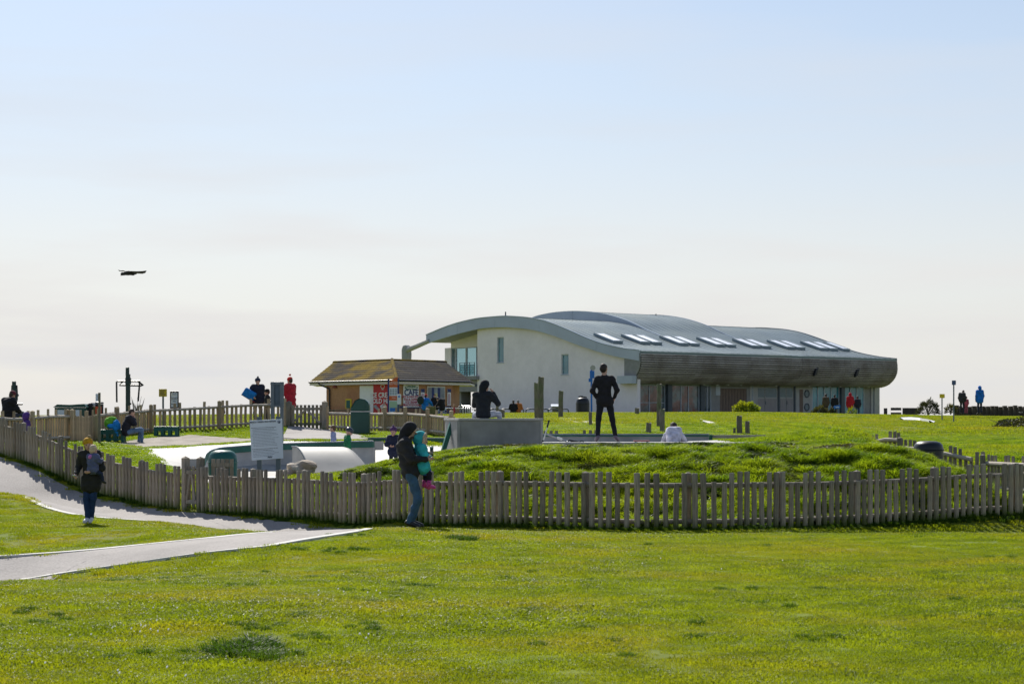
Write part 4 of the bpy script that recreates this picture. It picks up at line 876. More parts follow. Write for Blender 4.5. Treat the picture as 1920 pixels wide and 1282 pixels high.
def door(px0, px1, pm):
    d_ = fb('door', px0, px1, 722, None, M_wallp, .0, .05)
    for a, b in ((px0+2, pm-1), (pm+1, px1-2)):
        fb('window_pane', a, b, 727, 744.5, M_glassd, .01, .02, d_); fb('lower_panel', a, b, 747, 775, mat('door_boards', (.29,.27,.27), .8, .15, 3, grain=(6,6,.5), world=True), .012, .02, d_)
    fb('door_gap', pm-.3, pm+.3, 722, None, M_dark, .006, .01, d_); fb('door_handle', pm+.8, pm+1.6, 752, 758, M_dframe, .05, .02, d_)
door(1419, 1458, 1434); door(1461, 1488, 1474); fb('door_surround', 1419, 1488, None, 722, M_wallg, .0, .1)
fb('slot_window', 1498.5, 1505, 730, None, M_brownp, .05, .02)
for y in (738, 763):
    c = S(1512); cc = BW(c, lf-.06, 0); zc = zat(cc, y); cc.z = zc
    ring = [cc+SV*.27*math.cos(a)*1.0+Vector((0,0,.28*math.sin(a))) for a in np.linspace(0, 2*math.pi, 21)]
    p_ = G().tube(ring, .04, 6, False).obj('porthole', M_dframe, bld); G().add([q+LV*.0 for q in ring[:-1]], [tuple(range(20))]).obj('pane', M_glassd, p_)
# interiors seen through the glass
def room(px0, px1, m, dep=3.2, nm='inner_wall'):
    a, b = S(px0), S(px1); g = G(); g.obox(BW((a+b)/2, lf+dep, 3.2), SV*(b-a)/2, LV*.05, Vector((0,0,1.35))); g.obox(BW(a, lf+dep/2+.2, 3.2), SV*.04, LV*dep/2, Vector((0,0,1.35))); g.obox(BW(b, lf+dep/2+.2, 3.2), SV*.04, LV*dep/2, Vector((0,0,1.35))); g.obox(BW((a+b)/2, lf+dep/2, GZ-.05), SV*(b-a)/2, LV*dep/2, Vector((0,0,.05)))
    g.obj(nm, m, bld)
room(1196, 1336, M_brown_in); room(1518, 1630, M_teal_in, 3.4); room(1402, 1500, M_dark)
rr = random.Random(5)
for i in range(16):   # furniture and posters inside, seen dimly
    px = rr.uniform(1202, 1308); s = S(px); h = rr.uniform(.6, 1.3); G().obox(BW(s, lf+rr.uniform(1.2,2.7), GZ+h/2), SV*rr.uniform(.1,.35), LV*.2, Vector((0,0,h/2))).obj('indoor_unit', rr.choice([M_frame, M_brownp, M_red, M_wallp, M_white]), bld)
for i in range(9):
    px = rr.uniform(1526, 1615); s = S(px); h = rr.uniform(.5, 1.7); G().obox(BW(s, lf+rr.uniform(1.5,2.9), GZ+h/2), SV*rr.uniform(.08,.3), LV*.15, Vector((0,0,h/2))).obj('indoor_unit', rr.choice([M_frame, M_teal_in, M_white, M_dframe]), bld)
for px in (1365, 1389, 1455, 1517, 1555, 1575, 1610, 1628, 1320, 1345): c = BW(colS(px, 1.45), 1.45, 4.235); G().tube([c, c+Vector((0,0,.05))], .10, 12).obj('downlight', M_white, bld)
for px, py in ((1525, 697), (1602, 699)):
    s = colS(px, .1); z = zat(BW(s, 0, 0), py); c = BW(s, -.14, z); b_ = bevel(G().obox(c, SV*.16+Vector((0,0,.08)), LV*.12, Vector((0,0,.26))+SV*.1).obj('floodlight', M_black, bld), .03)
# skylights
for k in range(8):
    if k == 0: cen = [(2.0,)]; 
    xs_k = [2.0] if k == 0 else [28.0-.35] if k == 7 else [5.4+4.02*(k-1)-.62, 5.4+4.02*(k-1)+.62]
    for x in xs_k:
        la, lb = 4.55, 6.75; za, zb_ = zq(la), zq(lb); hw = .5 if k < 7 else .45; tv = (LV*(lb-la)+Vector((0,0,zb_-za)))/2; nv = SV.cross(tv).normalized(); nv = nv if nv.z > 0 else -nv; c = BW(x, (la+lb)/2, (za+zb_)/2)+nv*.1
        fr = G()
        fr.obox(c-tv*.94, SV*hw, tv*.06, nv*.1); fr.obox(c+tv*.94, SV*hw, tv*.06, nv*.1); fr.obox(c-SV*(hw-.05), SV*.05, tv*.88, nv*.1); fr.obox(c+SV*(hw-.05), SV*.05, tv*.88, nv*.1)
        s_o = bevel(fr.obj('skylight', M_roof if False else mat('skylight_frame', (.26,.32,.35), .5, .08, 3), bld), .01, 1)
        G().obox(c+nv*.07, SV*(hw-.07), tv*.92, nv*.01).obj('pane', mat('skylight_glass', (1,1,1), .4, .02, 2, metal=1), s_o)
# struts at the seaward end
fin = [P(752.5,655,156), P(755,648,156), P(760,646.5,156), P(764,650,156), P(765,664,156), P(763.5,690,156), P(753,690,156)]
bevel(G().prism([q-LV*0 for q in fin], (.3,.5,0)).obj('roof_strut', M_wallp, bld), .05)
G().tube([P(763,656.5,156.1), P(782,649,155), P(806,638.5,153.5)], [.22,.2,.18], 8).obj('roof_strut', M_wallp, bld)
G().tube([BW(1,16.6,9.6), BW(1,16.6,10.15)], .05, 6).obj('roof_vent', M_dframe, bld)
G().tube([P(1230,592,152), P(1230,588.5,152)], .05, 6).obj('roof_vent', M_wallp, bld)
# ------------------------------------------------------------------ cafe kiosk
M_brick = mat('orange_brick', (.46,.24,.12), .85, .12, 8, world=True, col2=(.40,.19,.10), c2scale=1)
M_brickd = mat('brown_brick', (.22,.12,.08), .85, .15, 8, world=True)
M_tile = mat('mossy_tiles', (.05,.042,.036), .95, .25, 2.5, objrand=.12, world=True, bump=.3, col2=(.17,.115,.012), c2scale=.75, c2lo=.38, c2hi=.55, spec=.08)
M_tile2 = mat('grey_tiles', (.036,.033,.033), .95, .25, 2.5, objrand=.12, world=True, bump=.3, col2=(.075,.06,.03), c2scale=.8, c2lo=.55, c2hi=.75, spec=.08)
M_soffit = mat('white_soffit', (.68,.62,.57), .6, .04, 3)
kz = 1.92; C1, C0, C2 = P(612,0,116).xy, P(745,0,112).xy, P(848,0,115.3).xy
kio = thing('cafe_kiosk', (C0.x, C0.y, kz), 'small brick beach cafe with a mossy hipped tile roof and white fascia', 'kiosk')
class Pl:
    def __init__(s, a, b): s.a = Vector((*a, 0)); s.d = Vector((*(b-a), 0)); s.L = s.d.length; s.d.normalize(); s.n = Vector((s.d.y, -s.d.x, 0)); s.n = s.n if s.n.y < 0 else -s.n
    def t(s, px): r = (px-CX)/F; return (r*s.a.y-s.a.x)/(s.d.x-r*s.d.y)
    def pt(s, px, py, off=0): q = s.a+s.d*s.t(px); return Vector((q.x, q.y, EYE-(py-HY)*q.y/F))+s.n*off
    def box(s, name, px0, px1, y0, y1, m, off=.0, th=.05, parent=None, z0=None, z1=None, bv=.006):
        a, b = s.t(px0), s.t(px1); q = s.a+s.d*(a+b)/2; za = z0 if z0 is not None else EYE-(y1-HY)*q.y/F; zb = z1 if z1 is not None else EYE-(y0-HY)*q.y/F
        return bevel(G().obox(Vector((q.x, q.y, (za+zb)/2))+s.n*(off+th/2), s.d*(b-a)/2, s.n*th/2, Vector((0,0,(zb-za)/2))).obj(name, m, parent or kio), bv, 1)
KL, KR = Pl(C1, C0), Pl(C0, C2); ze = 3.98
bkp = [Vector((C2.x+.3, C2.y+5, 0)), Vector((C0.x, C0.y+9, 0)), Vector((C1.x-.2, C1.y+5, 0))]
G().prism([(*C1, kz-.5), (*C0, kz-.5), (*C2, kz-.5), *[(q.x, q.y, kz-.5) for q in bkp]], (0,0,ze-kz+.5)).obj('wall', M_brick, kio)
E = [P(581,0,117.0), P(744,0,111.2), P(880,0,116.3)]; E = [Vector((q.x, q.y, ze)) for q in E]
Eb = [Vector((E[2].x+.2, E[2].y+6, ze)), Vector((E[1].x, E[1].y+10.5, ze)), Vector((E[0].x-.2, E[0].y+6, ze))]
zr = lambda px, py, d: P(px, py, d)
Rg = [zr(625,681,119.6), zr(735,677,116.8), zr(836,680.5,119.0)]
G().prism([*[q-Vector((0,0,.16)) for q in E], *[q-Vector((0,0,.16)) for q in Eb]], (0,0,.12)).obj('soffit_board', M_soffit, kio)
def tiles(a, b, c, d_, m, n=9, nm='tile_course'):
    """a-b eave, d_-c ridge; lapped courses"""
    nrm = (b-a).cross(d_-a).normalized(); nrm = nrm if nrm.z > 0 else -nrm; rf = None
    for i in range(n):
        t0, t1 = i/n, min(1, (i+1.15)/n); p = [a.lerp(d_, t0), b.lerp(c, t0), b.lerp(c, t1), a.lerp(d_, t1)]
        up = [p[0]+nrm*.052, p[1]+nrm*.052, p[2]+nrm*.03, p[3]+nrm*.03]; g = G().add([*p, *up], [(4,5,6,7),(0,1,5,4),(0,4,7,3),(1,2,6,5)]); g.obj(nm, m, kio)
tiles(E[0], E[1], Rg[1], Rg[0], M_tile); tiles(E[1], E[2], Rg[2], Rg[1], M_tile2); tiles(Eb[2], E[0], Rg[0], Rg[0]+Vector((.02,.6,0)), M_tile); tiles(E[2], Eb[0], Rg[2]+Vector((0,.6,0)), Rg[2], M_tile2)
G().add([Eb[0], Eb[1], Eb[2], Rg[0]+Vector((.02,.6,0)), Rg[1]+Vector((0,.6,0)), Rg[2]+Vector((0,.6,0))], [(0,1,4,5),(1,2,3,4)]).obj('rear_roof', M_tile2, kio)
G().tube([q+Vector((0,.3,.02)) for q in Rg], .14, 8).obj('ridge_tiles', M_tile, kio)
G().tube([E[1]+Vector((0,-.05,.08)), Rg[1]+Vector((0,0,.1))], .11, 8).obj('hip_tiles', M_tile, kio)
for a, b in ((E[0], E[1]), (E[1], E[2])):
    dd = (b-a).normalized(); nn = Vector((dd.y, -dd.x, 0)); G().tube([a+nn*.06+Vector((0,0,.0)), b+nn*.06+Vector((0,0,.0))], .06, 8).obj('gutter', M_black, kio)
    G().obox((a+b)/2+nn*.012-Vector((0,0,.11)), (b-a)/2, nn*.012, Vector((0,0,.09))).obj('fascia_board', M_soffit, kio)
G().tube([KL.pt(604,717,.35), KL.pt(606,721,.3), KL.pt(618,728,.08), KL.pt(619.5,733,.08), KL.pt(619.5,778,.08)], .05, 8).obj('downpipe', M_black, kio)
a = KL.pt(629,722,.05); G().prism([KL.pt(628.5,718.5,.02), KL.pt(624.5,727.5,.02), KL.pt(633,727.5,.02)], KL.n*.08).obj('alarm_box', flat('dark_red', (.20,.03,.02)), kio)
KL.box('plinth', 612, 745, 0, 0, M_brickd, .0, .04, z0=kz-.3, z1=2.2); 
KL.box('door', 675.5, 701, 723, 0, M_white, .01, .05, z0=kz-.05)
b_ = KL.box('ice_cream_banner', 701.3, 729, 716.5, 0, M_red, .02, .04, z0=kz-.05); BR = KL.d
text('ICE CREAM', .42, KL.pt(718,741,.075), BR, M_white, b_, bold=.01); text('SOLD HERE', .40, KL.pt(718.5,752,.075), BR, M_white, b_, bold=.01)
c = KL.pt(719, 725, .07); G().tube([c+BR*.16*math.cos(t)+Vector((0,0,.12*math.sin(t)+.03*abs(math.cos(t)))) for t in np.linspace(0, 2*math.pi, 17)], .025, 6, False).obj('heart_logo', M_white, b_)
text('wall', .12, KL.pt(719,730,.075), BR, M_white, b_)
for px, m_ in ((709, M_wallp), (721, M_soffit)): c = KL.pt(px, 764, .07); G().tube([c-BR*.2+Vector((0,0,.1)), c+BR*.12-Vector((0,0,.12))], [.11,.09], 8).obj('ice_cream_picture', m_, b_)
c = KL.pt(721, 763.5, .07); G().add([c+BR*.27*math.cos(t)+Vector((0,0,.22*math.sin(t))) for t in np.linspace(0, 2*math.pi, 17)[:-1]], [tuple(range(16))]).obj('ice_cream_picture', mat('ice_swirl', (.55,.42,.33), .5, .5, 9), b_)
b_ = KL.box('oval_sign', 648.5, 660, 747.5, 766, M_yel, .02, .03, bv=.09); KL.box('inner_panel', 650.5, 657.5, 750.5, 765, M_teal, .055, .01, b_)
# cafe board
b_ = KR.box('cafe_board', 755, 784, 721, 763, M_white, .03, .04); RR = KR.d; M_txtr = flat('crimson_print', (.45,.03,.08)); M_txtg = flat('green_print', (.02,.16,.10)); f_ = lambda y, x=769.5: KR.pt(x, y, .085)
text('LANCING', .17, f_(724.7), RR, M_txtg, b_, bold=.006); text('Beach Green', .17, f_(729.3), RR, M_txtg, b_, bold=.004); text('CAFE', .50, f_(736.3), RR, M_navy, b_, bold=.012)
for i, (s, z_) in enumerate((('HOT & COLD FOOD', .16), ('TEA & COFFEE', .19), ('ICE CREAM', .19), ('BEACH GOODS', .19))): text(s, z_, f_(743.8+i*5.1), RR, M_txtr, b_, bold=.006)
for px in (758.5, 780.5): G().prism([KR.pt(px-1.3,728.5,.085), KR.pt(px+1.3,728.5,.085), KR.pt(px,723.5,.085)], KR.n*.003).obj('cone_picture', M_txtg, b_)
KR.box('base_band', 748, 846, 0, 0, flat('navy_band', (.04,.06,.13)), .0, .03, z0=kz+.42, z1=kz+.56); KR.box('brick_base', 745.5, 848, 0, 0, M_brickd, .0, .02, z0=kz-.2, z1=kz+.42)
for px, y0, y1, wd in ((791.5, 729, 757, 7), (841, 729, 760, 6.5)):
    q = KR.box('menu_board', px-wd/2, px+wd/2, y0, y1, M_white, .03, .03); KR.box('menu_head', px-wd/2, px+wd/2, y0, y0+6.5, M_navy, .062, .01, q); KR.box('menu_print', px-wd/3, px+wd/4, y0+9, y1-2, flat('pink_print', (.5,.35,.42)), .062, .006, q)
sh = KR.box('serving_hatch', 800, 833.5, 724, 762, flat('cream_frame', (.62,.58,.5)), .005, .05)
for a, b, m_ in ((801.5,808,M_glassd),(808,812.5,M_navy),(812.5,819,M_glass),(819,824,M_navy),(824,832,M_glassd)): KR.box('pane', a, b, 726.5, 761, mat('hatch_glass', (.22,.26,.30), .15, .3, 1.5, world=True) if m_ is not M_navy else m_, .058, .02, sh)
KR.box('yellow_menu', 813, 818.5, 737, 744, mat('yellow_paper', (.6,.55,.25), .6, .1, 3), .08, .01, sh)
KR.box('shutter_box', 801, 837.5, 713.6, 721, flat('cream_frame2', (.60,.54,.44)), .01, .22)
# tall information board in front of the kiosk corner
d = 104; root = thing('map_totem', at(738, d), 'tall orange and white information board with a curved top by the cafe corner', 'information board')
for px in (728.2, 746.7): a = P(px,713,d); G().box((a.x-.045, d, root.location.z), (a.x+.045, d+.09, a.z+.1)).obj('post', M_navy, root)
def tb(name, x0, x1, y0, y1, m, k=0): a, b = P(x0,y1,d), P(x1,y0,d); return G().box((a.x, d+.01-k, a.z), (b.x, d+.05, b.z)).obj(name, m, root)
g = G().prism([P(729.5,717,d), P(733,713.5,d), P(739,709,d), P(745.5,706,d), P(745.5,726,d), P(729.5,726,d)][::-1], (0,.05,0)); g.obj('header', M_orange, root)
tb('panel', 729.5, 745.5, 726, 775, M_sign); tb('orange_band', 729.5, 745.5, 742, 750.5, M_orange, .01); tb('map_picture', 730.5, 744.8, 752, 768, flat('map_print', (.33,.48,.36)), .01); tb('map_sea', 731, 744.5, 764.5, 771, M_blue, .02)
text('LANCING', .12, P(738.5,717,d-.01), (1,0,0), M_white, root); text('Beach Green', .10, P(738.5,720,d-.01), (1,0,0), M_white, root); text('A259', .1, P(738.5,746,d-.02), (1,0,0), M_white, root)
g = G()
for i in range(4):
    for j in range(3): a = P(731+j*4.8, 729+i*3, d); g.box((a.x, d-.005, a.z-.05), (a.x+.1, d+.005, a.z))
g.obj('print', M_inkl, root)
d = 102; root = thing('noticeboard', at(748.5, d), 'small pale notice with a blue heading beside the tall information board', 'notice'); a, b = P(744.5,758,d), P(752,739,d); bevel(G().box((a.x, d, a.z), (b.x, d+.04, b.z)).obj('panel', M_sign, root), .01); G().box((a.x+.06, d-.006, b.z-.17), (b.x-.06, d-.001, b.z-.08)).obj('heading', M_blue, root); G().box(((a.x+b.x)/2-.03, d+.042, root.location.z), ((a.x+b.x)/2+.03, d+.1, b.z-.1)).obj('pole', M_grey, root)
# picnic tables, hoops, rails and little things round the cafe
def picnic(px, py, d, label, wd=1.5):
    b = P(px, py, d); z = H(b.x, d); root = thing('picnic_table', (b.x, d, z), label, 'picnic table', 'picnic tables by the cafe'); t = b.z
    for j in range(4): G().box((b.x-wd/2, d+.15*j, t-.04), (b.x+wd/2, d+.15*j+.135, t)).obj('tabletop_board', M_post, root)
    for y in (-.45, .95): G().box((b.x-wd/2, d+y, t-.34), (b.x+wd/2, d+y+.2, t-.3)).obj('seat', M_post, root)
    for x in (-wd*.35, wd*.35):
        for s in (0, 1): G().tube([(b.x+x, d+.25-.1+.2*s, t-.05), (b.x+x, d+.28+(-.62 if s == 0 else .62), z-.05)], .045, 4).obj('leg', M_post, root)
    return root
picnic(785, 772.5, 108, 'dark picnic table in front of the cafe board', 1.7); picnic(645, 768, 108, 'picnic table seen over the low fence near the brick wall', 1.8); picnic(905, 767, 118, 'picnic table left of the metal hoops by the white wall', 1.4)
HL = ['first hoop of the row, just right of the hooded person', 'second hoop from the left, in front of the seated pair by the wall', 'hoop just right of the seated pair', 'hoop left of the tallest timber posts', 'hoop right of the tallest timber posts', 'hoop under the slanted information panel', 'last hoop at the right end of the row']
for i, px in enumerate((926, 948, 972, 994, 1018, 1036, 1056)):
    d = 118; a, b = P(px-8,766.5,d), P(px+10,766.5,d); z = H(a.x, d); root = thing('cycle_hoop', (a.x, d, z), HL[i], 'cycle stand', 'cycle hoops by the white wall')
    G().tube([(a.x, d, z-.05), (a.x, d, a.z-.12), (a.x+.05, d, a.z-.03), (a.x+.15, d, a.z), (b.x-.15, d, b.z), (b.x-.05, d, b.z-.03), (b.x, d, b.z-.12), (b.x, d, z-.05)], .04, 8).obj('hoop', M_dframe, root)
d = 112; root = thing('metal_railing', at(865, d), 'thin galvanised rail from the cafe to a curved end post', 'railing')
G().tube([P(786,763.5,d), P(868,766,d)], .03, 8).obj('rail', M_chrome, root)
for px in (868, 873, 877, 880): G().tube([P(px,790,d), P(px,766,d), P(px+1.5,762,d+.2), P(px-2,760.5,d+.4), P(px-9,763,d+.6)], .035, 8).obj('hoop', M_chrome, root)
d = 100; x = X_(808, d); o = tag(bevel(G().obox((x, d, EYE-(775-HY)*d/F), (.26,0,0), (0,.2,0), (0,0,.38)).obj('planter_block', mat('mossy_block', (.13,.12,.05), .95, .3, 5, bump=.5)), .04), 'mossy square timber block in front of the cafe hatch', 'block')
d = 110; root = thing('cafe_banner', at(826, d), 'white printed banner on rails left of the fire-red post', 'banner'); a, b = P(818,781,d), P(837,765,d); G().box((a.x, d, a.z), (b.x, d+.03, b.z)).obj('panel', M_sign, root); text('OPEN', .36, ((a.x+b.x)/2, d-.01, (a.z+b.z)/2), (1,0,0), M_navy, root, bold=.01)
b = P(1092.5, 775, 126); r_ = drum_bin(1093, 777, .46, 1.15, 126, 'large black bin against the white wall left of the standing man', M_black)
root = thing('wheelie_bin', at(1089, 127), 'second bin lid peeking above the black bin', 'bin'); c = P(1092, 743.5, 127.5); G().prism([c+Vector((-.28,0,-.25)), c+Vector((.35,0,-.25)), c+Vector((.3,0,-.02)), c+Vector((-.05,0,.06)), c+Vector((-.25,0,.03))], (0,.5,0)).obj('lid', M_black, root)
d = 122; root = thing('lectern_sign', at(1041, d), 'slanted little white information panel among the hoops', 'information panel'); c = P(1041,760,d); G().obox(c, (.28,0,0), (0,.16,.07), (0,-.01,.02)).obj('panel', M_sign, root); G().box((c.x-.2, d-.05, root.location.z), (c.x+.2, d+.02, c.z-.05)).obj('pedestal', M_post, root)
# blue parking sign pole behind the standing man
d = 120; root = thing('sign_pole', at(1109, d), 'blue pole with a round plate above a blue panel, left of the man in black', 'sign pole'); x = root.location.x
G().tube([(x, d, root.location.z-.1), (x, d, P(0,690,d).z)], .06, 10).obj('pole', M_blue, root); c = P(1111.5, 689.5, d-.08); G().tube([c, c+Vector((0,.04,0))], .17, 20).obj('round_plate', M_wallp, root)
a, b = P(1105.8,709,d), P(1114.5,695,d); bevel(G().box((a.x, d-.08, a.z), (b.x, d-.05, b.z)).obj('panel', M_blue, root), .01); a, b = P(1103.5,716,d), P(1111,709.3,d); G().box((a.x, d-.08, a.z), (b.x, d-.05, b.z)).obj('panel', M_blue, root)
# barrier boards and groyne fence beyond the right end
GP = [(1659,766,777,6),(1676,764,778,8)]
M_gro = mat('dark_groyne', (.075,.062,.05), .95, .35, 3, objrand=.2, bump=.4)
root = thing('timber_barrier', at(1700, 150), 'low dark timber barrier with gaps right of the long building', 'barrier')
for i, (a, b) in enumerate(((1671,1690),(1693,1720))): q0, q1 = P(a,764.5,150), P(b,764.5,150); G().box((q0.x,150,1.8),(q1.x,150.2,q0.z)).obj('board', M_gro, root) if i else [G().box((q0.x,150,z),(q1.x,150.2,z+.22)).obj('board', M_gro, root) for z in (2.0, 2.38)]
q0 = P(1661,765,150); G().box((q0.x-.12,150,1.7),(q0.x+.12,150.25,q0.z)).obj('post', M_gro, root)
root = thing('groyne_fence', at(1860, 140), 'row of dark stubby timber posts behind the walkers at the right', 'fence')
px = 1790
while px < 1990:
    d = 140-(px-1790)*.04; wv = random.uniform(5, 8.5); q0, q1 = P(px,random.uniform(759,762.5),d), P(px+wv,0,d); G().box((q0.x,d,1.5),(q1.x,d+.3,q0.z)).obj('post', M_gro, root); px += wv+random.uniform(.6,3.2)
G().box((P(1790,0,140).x,140.3,1.5),(P(1990,0,133).x,140.5,P(0,763.5,140).z)).obj('rail', M_gro, root)
# ------------------------------------------------------------------ shrubs
def leafball(name, px0, px1, y0, y1, d, label, m, n=900, ls=.09, spiky=0, cat='bush'):
    a, b = P(px0, y1, d), P(px1, y0, d); c = Vector(((a.x+b.x)/2, d+.3, a.z)); rx, rz = (b.x-a.x)/2, b.z-a.z; r = np.random.default_rng(int(px0)); root = thing(name, (c.x, c.y, a.z), label, cat)
    v = []; f = []
    for i in range(n):
        u = r.normal(size=3); u /= np.linalg.norm(u); u[2] = abs(u[2]); k = r.uniform(.45, 1)**.5*(1+.16*math.sin(u[0]*7+px0)*math.cos(u[2]*6))
        p = Vector((c.x+rx*u[0]*k, c.y+rx*.8*u[1]*k, c.z+rz*.97*u[2]*k)); dr = Vector(u)*(1 if spiky else .5)+Vector(r.normal(size=3))*.6*(.4 if spiky else 1); dr.normalize()
        s = dr.cross(Vector(r.normal(size=3))).normalized(); l_ = ls*r.uniform(.7,1.4)*(2.2 if spiky else 1); w_ = ls*(.22 if spiky else .5)
        q = len(v); v += [p, p+dr*l_*.5+s*w_, p+dr*l_, p+dr*l_*.5-s*w_]; f.append((q, q+1, q+2, q+3))
    mk('foliage', v, f, m, root); 
    g = G(); 
    for i in range(6): t = Vector((r.normal()*rx*.4, r.normal()*rx*.3, rz*.8)); g.tube([Vector((c.x, c.y, c.z-.1)), c+t*.5, c+t], [.04,.03,.01], 5)
    g.obj('stems', M_post, root); return root
M_lf1 = grass_mat('bright_leaves', (.08,.15,.015), (.22,.27,.02), (.30,.27,.03), .5, .5)
M_lf2 = grass_mat('dull_leaves', (.05,.06,.03), (.10,.10,.05), (.13,.11,.07), .5, .3)
M_lf3 = grass_mat('spiky_leaves', (.02,.03,.02), (.06,.07,.05), (.10,.09,.06), .4, .25)
leafball('rounded_shrub', 1374, 1426, 751, 776, 118, 'bright yellow-green rounded shrub in front of the doors', M_lf1, 1600, .10)
leafball('scrubby_shrub', 1521, 1556, 760, 778, 130, 'olive scrubby shrub before the teal glass, wider than the one beside it', M_lf2, 1000, .09)
leafball('scrubby_shrub', 1553, 1568, 765, 778, 129, 'small brownish shrub left of the blue arrow sign', M_lf2, 500, .08)
leafball('spiky_shrub', 1722, 1762, 751, 776, 128, 'dark spiky shrub right of the long building', M_lf3, 1500, .09, 1)
leafball('spiky_shrub', 1776, 1793, 759, 774, 128, 'small pale spiky shrub near the tall pole at the right', M_lf2, 400, .1, 1)
leafball('dune_scrub', 1848, 2010, 780, 812, 84, 'low dark green scrub at the right edge of the lawn', M_lf3, 2200, .10)
leafball('dune_scrub', 1590, 1606, 765, 779, 127, 'wispy yellow shrub below the person in the red coat', M_lf1, 200, .08, 1)
root = thing('reed_tuft', at(258, 67), 'sparse tall stalks beside the gym frame', 'plant')
g = G(); rr = random.Random(9)
for i in range(16):
    b = P(rr.uniform(250, 264), 790, 67); e = P(rr.uniform(246, 277), rr.uniform(742, 764), 67); g.tube([b, b.lerp(e, .5)+Vector((rr.uniform(-.05,.05),0,.05)), e], [.014,.011,.004], 4)
g.obj('stalks', M_lf2, root)
d = 128; root = thing('arrow_sign', at(1570, d), 'low blue arrow shaped sign among the shrubs by the teal glass', 'sign'); c = P(1570,763,d); G().prism([c+Vector((-.2,0,-.12)), c+Vector((.2,0,-.06)), c+Vector((.2,0,.14)), c+Vector((-.2,0,.1)), c+Vector((-.26,0,0))], (0,.04,0)).obj('panel', M_blue, root); G().obox(c+Vector((0,-.01,.0)), (.12,0,0), (0,.004,0), (0,0,.025)).obj('arrow', M_white, root); G().box((c.x-.03,d+.045,root.location.z),(c.x+.03,d+.08,c.z)).obj('stake', M_post, root)
d = 95; root = thing('picnic_table', P(1922,776,d), 'table corner cut off by the right edge of the lawn', 'picnic table'); c = P(1925,772.5,d); G().obox(c, (.3,0,0), (0,.4,0), (0,0,.03)).obj('tabletop', M_black, root); G().tube([c+Vector((.05,0,0)), c+Vector((.05,0,-.35))], .05, 6).obj('leg', M_black, root)
# ------------------------------------------------------------------ figures: smooth bodies from blended limbs (surface nets)
def sdf_eval(prims, X, k):
    f = None
    for p in prims:
        t = p[0]
        if t == 'cap':
            _, a, b, ra, rb = p; a = np.array(a); b = np.array(b); ba = b-a; L2 = max(ba @ ba, 1e-9); h = np.clip(((X-a) @ ba)/L2, 0, 1); d = np.linalg.norm(X-a-h[..., None]*ba, axis=-1)-(ra+(rb-ra)*h)
        else:
            c, r = np.array(p[1]), np.array(p[2]); q = X-c
            if len(p) > 3 and p[3] is not None: q = q @ np.array(p[3])
            n = np.linalg.norm(q/r, axis=-1); m = np.linalg.norm(q/(r*r), axis=-1)+1e-9; d = n*(n-1)/m
        kk = k
        if t == 'sub': h = np.clip(.5-.5*(f+d)/kk, 0, 1) if False else None; f = np.maximum(f, -d)
        elif f is None: f = d
        else:
            h = np.clip(.5+.5*(f-d)/kk, 0, 1); f = f*(1-h)+d*h-kk*h*(1-h)
    return f
def sdf_mesh(prims, vox, k=.03, wr=0, wf=22):
    lo = np.full(3, 9e9); hi = -lo
    for p in prims:
        if p[0] == 'sub': continue
        if p[0] == 'cap': pts_ = [(p[1], p[3]), (p[2], p[4])]
        else: pts_ = [(p[1], max(p[2]))]
        for c, r in pts_: lo = np.minimum(lo, np.array(c)-r-vox*2-.02); hi = np.maximum(hi, np.array(c)+r+vox*2+.02)
    n = np.ceil((hi-lo)/vox).astype(int)+1; ax = [lo[i]+vox*np.arange(n[i]) for i in range(3)]; X = np.stack(np.meshgrid(*ax, indexing='ij'), -1); f = sdf_eval(prims, X, k)
    if wr:
        x, y, z = X[..., 0], X[..., 1], X[..., 2]; f = f+wr*(np.sin(x*wf+np.sin(z*wf*.7)*1.5)*np.sin(z*wf*1.3+y*wf*.6)+.5*np.sin(z*wf*2.1+x*9)*np.sin(y*wf*1.7+2))
    s = f < 0; C = [(i, j, l) for i in (0, 1) for j in (0, 1) for l in (0, 1)]
    sl = lambda A, c: A[c[0]:n[0]-1+c[0], c[1]:n[1]-1+c[1], c[2]:n[2]-1+c[2]]
    cnt = sum(sl(s, c).astype(int) for c in C); act = (cnt > 0) & (cnt < 8); idx = np.full(act.shape, -1); idx[act] = np.arange(act.sum()); I = np.argwhere(act)
    acc = np.zeros((len(I), 3)); num = np.zeros(len(I))
    for a in range(8):
        for b in range(a+1, 8):
            ca, cb = np.array(C[a]), np.array(C[b])
            if abs(ca-cb).sum() != 1: continue
            fa = f[tuple((I+ca).T)]; fb = f[tuple((I+cb).T)]; m = (fa < 0) != (fb < 0); t = np.where(m, fa/np.where(m, fa-fb, 1), 0); acc += np.where(m[:, None], ca+(cb-ca)*t[:, None], 0); num += m
    V = lo+vox*(I+acc/num[:, None]); Fq = []
    for axx in range(3):
        o1, o2 = [(1, 2), (2, 0), (0, 1)][axx]; sh = [slice(None)]*3; a = list(sh); b = list(sh); a[axx] = slice(0, -1); b[axx] = slice(1, None); a = s[tuple(a)]; b = s[tuple(b)]
        E_ = np.argwhere(a != b); E_ = E_[(E_[:, o1] > 0) & (E_[:, o2] > 0) & (E_[:, o1] < n[o1]-1) & (E_[:, o2] < n[o2]-1)]
        d1 = np.zeros(3, int); d1[o1] = 1; d2 = np.zeros(3, int); d2[o2] = 1
        q = np.stack([idx[tuple((E_-d1-d2).T)], idx[tuple((E_-d2).T)], idx[tuple(E_.T)], idx[tuple((E_-d1).T)]], 1); fl = ~a[tuple(E_.T)]; q[fl] = q[fl][:, ::-1]; Fq.append(q)
    return V, np.vstack(Fq)
